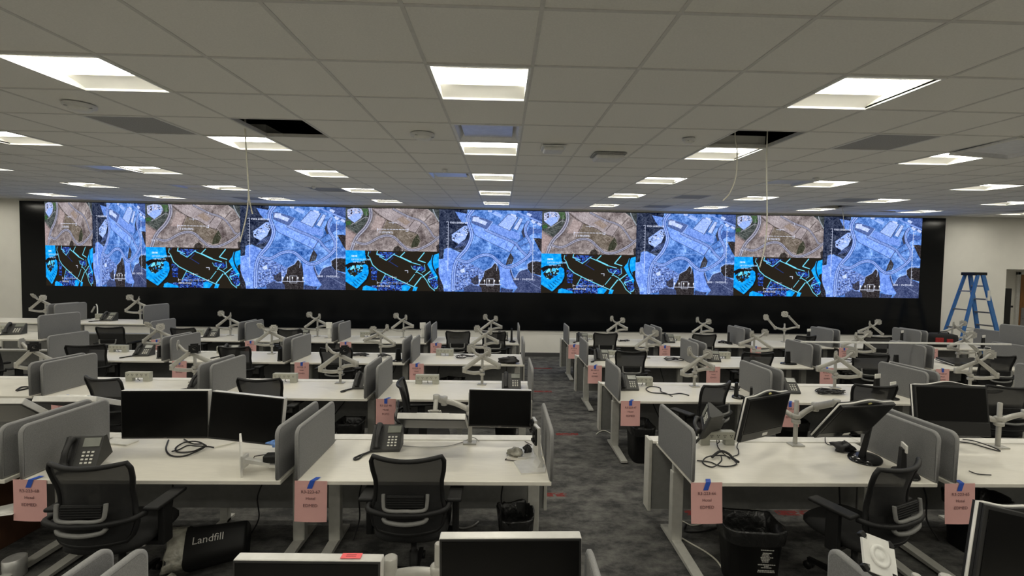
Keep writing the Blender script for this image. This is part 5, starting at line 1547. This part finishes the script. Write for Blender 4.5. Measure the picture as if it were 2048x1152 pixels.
for i, (w_, c_) in enumerate([(0.085, 0), (0, 0), (0.06, 0), (0.045, -.01), (0.05, -.01), (0.085, 0.0), (0.06, -.01), (0.05, -.01), (0.04, -.01), (0, 0), (0.115, 0), (0.03, 0), (0.07, 0), (0, 0), (0.11, 0), (0.115, 0)]):
    x = -w_ / 2 + c_
    z = 0.30 - i * 0.0105
    while w_ and x < w_ / 2 + c_:
        e = x + rng.uniform(0.006, 0.016)
        yy = -0.118 - 0.025 * (z / 0.41)
        pr.box((x + 0.055, yy - 0.0006, z), (min(e, w_ / 2 + c_) + 0.055, yy + 0.002, z + 0.0055))
        x = e + 0.003
pr.obj('printed_text', M['print_white'], b1)
make_bin('black bin with bunched black liner under the aisle-end desk', (0.122, 3.08, 0), 3, 0.25, 0.27, 0.40, bulge=0.06)
make_bin('black bin in the aisle side of the third row, ladder side', (1.589+0.05, 4.95, 0), 90, 0.38, 0.27, 0.40)
make_bin('black bin behind the felt panel pair, third row, non-ladder side', (-1.713, 4.96, 0), 0, 0.30, 0.27, 0.40)
make_bin('black bin under the second desk, third row, ladder side', (3.536, 5.1, 0), 0, 0.33, 0.27, 0.40)
make_bin('black bin seen below the upright monitor, third row from screens', (0.072, 5.2, 0), 0, 0.28, 0.24, 0.36)
make_bin('black bin with spread liner under aisle-end desk, second row, non-ladder side', (-0.772, 7.0, 0), 0, 0.36, 0.27, 0.38, bulge=0.05)
make_bin('black bin by the aisle, row by the screens, ladder side', (1.545, 8.62, 0), 90, 0.34, 0.17, 0.44, bulge=0.01)
make_bin('black bin in the shadow under the desk with lone cable ends', (3.820, 3.3, 0), 0, 0.38, 0.27, 0.42, bulge=0.04)
bs = make_bin('black bin lying on its side with large white lettering', (-1.855, 3.18, 0.15), (90, -38, -68), 0.38, 0.28, 0.44, 'bag_clear', 0.05)
tx = text_mesh('lettering', 'Landfill', 0.066, M['print_white'], bs)
tx.rotation_euler = (R(0), R(90), R(0))
tx.location = (0.176, 0, 0.22)
crumple('plastic_bag', 'clear crumpled bin bag spilling beside the fallen bin', 'bag', (-2.100, 2.68, 0), (0.11, 0.11, 0.085), M['bag_clear'], 12, 14)
crumple('plastic_bag', 'dark glossy bag on the edge desk beside the folded monitor', 'bag', (-3.486-0.02, 3.36, H0), (0.10, 0.08, 0.07), M['bag_black'], 13, 12)

# ---------------------------------------------------------------- floor clutter
t = thing('storage_carton', 'large brown carton under the edge desk, non-ladder side', 'box', (-4.15, 3.2, 0), 0)
MB().rbox((-0.4, -0.42, 0.0), (0.4, 0.36, 0.50), 0.006).obj('body', M['brown'], t)
MB().rbox((-0.4, -0.42, 0.50), (0.4, -0.05, 0.508), 0.002).rbox((-0.4, -0.03, 0.50), (0.4, 0.36, 0.508), 0.002).obj('flap', M['brown'], t)
t = thing('paper_stack', 'loose white papers on top of the brown carton', 'paper', (-3.289-0.02, 2.9, 0.509), R(15))
for i in range(3):
    MB().rbox((-0.10, -0.07, 0.004 * i), (0.10, 0.07, 0.004 * i + 0.0035), 0.001).obj('sheet', M['paper'], t).rotation_euler = (0, 0, R(12 * i))
t = thing('tin', 'shiny round tin standing on the floor beside desk feet', 'tin', (-3.343, 2.998, 0.000), 0)
MB().lathe([(0.058, 0.0), (0.06, 0.004), (0.06, 0.065)], 20).obj('body', M['tin'], t)
MB().lathe([(0.062, 0.065), (0.062, 0.125), (0.055, 0.13), (0.03, 0.122)], 20).obj('lid', M['tin'], t)
t = thing('small_carton', 'small white carton with blue mark on the floor', 'box', (-2.771, 3.309, 0.000), R(6))
MB().rbox((-0.055, 0, 0), (0.055, 0.06, 0.10), 0.003).obj('body', M['paper'], t)
MB().prism([(-0.01, 0.04), (0.018, 0.036), (0.02, 0.085), (0.0, 0.088)], -0.0015, 0.0, 'y').tube([(-0.03, -0.001, 0.03), (-0.022, -0.001, 0.022), (-0.012, -0.001, 0.03), (-0.01, -0.001, 0.06)], 0.002, 5).obj('printed_mark', M['tape'], t)
def floor_cable(lab, pts, r, m):
    return cable('floor_cable', lab, 'cable', [(p[0], p[1], r + 0.001 + (p[2] if p[2] > 0.02 else 0)) for p in pts], r, M[m], None, 6)
floor_cable('white cable snaking across the carpet to the printed bin', [(1.464, 3.468, 0.000), (1.538, 3.350, 0.000), (1.610, 3.245, 0.000), (1.647, 3.146, 0.000), (1.647, 3.058, 0.000)], 0.007, 'cable_white')
floor_cable('white cable arc behind the ladder-side desk leg', [(1.551, 3.685, 0.000), (1.605, 3.654, 0.000), (1.654, 3.595, 0.000), (1.739, 3.610, 0.000), (1.778, 3.647, 0.000)], 0.006, 'cable_white')
floor_cable('black cable loop on carpet under the pink sign, ladder side', [(1.617, 3.610, 0.000), (1.563, 3.523, 0.000), (1.602, 3.496, 0.000), (1.735, 3.510, 0.000), (1.874, 3.574, 0.000)], 0.007, 'cable_black')
floor_cable('grey cable curving on the carpet behind the aisle-end chair', [(-0.386, 3.582, 0.000), (-0.299, 3.547, 0.000), (-0.217, 3.576, 0.000), (-0.170, 3.641, 0.000)], 0.007, 'cable_grey')
floor_cable('white cable loop on carpet beside third-row desk leg, ladder side', [(1.284, 5.656, 0.000), (1.362, 5.765, 0.000), (1.449, 5.785, 0.000), (1.517, 5.625, 0.000)], 0.006, 'cable_white')
def drop(lab, px, y, z0, bend, r=0.006):
    x = px
    return cable('hanging_cable', lab, 'cable', [(x, y, z0), (x + bend * 0.3, y, z0 * 0.75), (x + bend, y - 0.02, z0 * 0.45), (x + bend * 0.8, y - 0.05, z0 * 0.2), (x + bend * 1.3, y - 0.12, 0.008)], r, M['cable_black'], 'cords hanging under desks', 5)
drop('pair of black cords under the desk beside the felt panels', -1.830, 3.50, 0.70, -0.12)
drop('black cord under the desk behind first chair, non-ladder side', -2.654, 3.50, 0.70, 0.03)
drop('black cord looping under the aisle-end desk near its chair', -1.074, 3.50, 0.70, -0.06)
drop('black cord under the aisle-end desk above the bunched bin', 0.072, 3.52, 0.70, -0.05)
drop('black cord under the ladder-side desk behind turned chair', 3.510, 3.50, 0.70, 0.08)
drop('black cord under the ladder-side desk near the armrest', 2.849, 3.50, 0.70, 0.0)
drop('black cord under the second desk, third row, non-ladder side', -1.864, 5.36, 0.70, -0.2)
drop('black cord under the aisle-end desk, third row, ladder side', 1.894, 5.36, 0.70, 0.12)
drop('black cord under the second desk, third row, ladder side', 2.696, 5.36, 0.70, 0.04)
drop('black cord under the second desk, second row, non-ladder side', -1.719, 7.18, 0.70, -0.12)
drop('black cord under the aisle-end desk, second row, non-ladder side', -1.012, 7.18, 0.70, -0.05)
drop('black cord under the aisle-end desk near the phone, second row', 0.108, 7.18, 0.70, -0.03)
drop('black cord under the aisle-end desk, second row, ladder side', 2.680, 7.18, 0.70, 0.08)

# ---------------------------------------------------------------- step ladder
t = thing('step_ladder', 'tall blue step ladder standing open by the white wall', 'ladder', (11.238, 10.05, 0), R(-5))
# local x: from one frame to the other, y: along the treads
TOPZ = 2.31
MB().rbox((-0.14, -0.17, TOPZ - 0.07), (0.14, 0.17, TOPZ), 0.01).obj('top_cap', M['black'], t)
for s, wb, m_ in ((1, 0.28, 0.08), (-1, 0.27, 0.06)):
    for q in (-1, 1):
        MB().bar((s * 0.05, q * 0.15, TOPZ - 0.03), (s * 0.58, q * wb, 0.02), m_, 0.035).obj('rail', M['ladder_blue'], t)
        MB().cbox((s * 0.58, q * wb, 0.02), (0.10, 0.06, 0.04)).obj('rubber_foot', M['black'], t)
    for i in range(1, 7 if s > 0 else 5):
        k = i / 7.3 if s > 0 else i / 5.2
        z = (TOPZ - 0.03) * (1 - k) + 0.02
        x, w_ = s * (0.05 + 0.53 * k), 0.15 + (wb - 0.15) * k
        MB().cbox((x, 0, z), (0.085 if s > 0 else 0.03, 2 * w_ - 0.03, 0.03)).obj('tread' if s > 0 else 'brace', M['ladder_metal'], t)
for q in (-1, 1):
    MB().bar((0.36, q * 0.23, 0.94), (0, q * 0.23, 0.98), 0.02, 0.012).bar((0, q * 0.23, 0.98), (-0.36, q * 0.225, 0.94), 0.02, 0.012).obj('spreader', M['ladder_metal'], t)
MB().cbox((0.17, -0.182, 1.77), (0.06, 0.045, 0.24)).obj('sticker', M['label'], t)
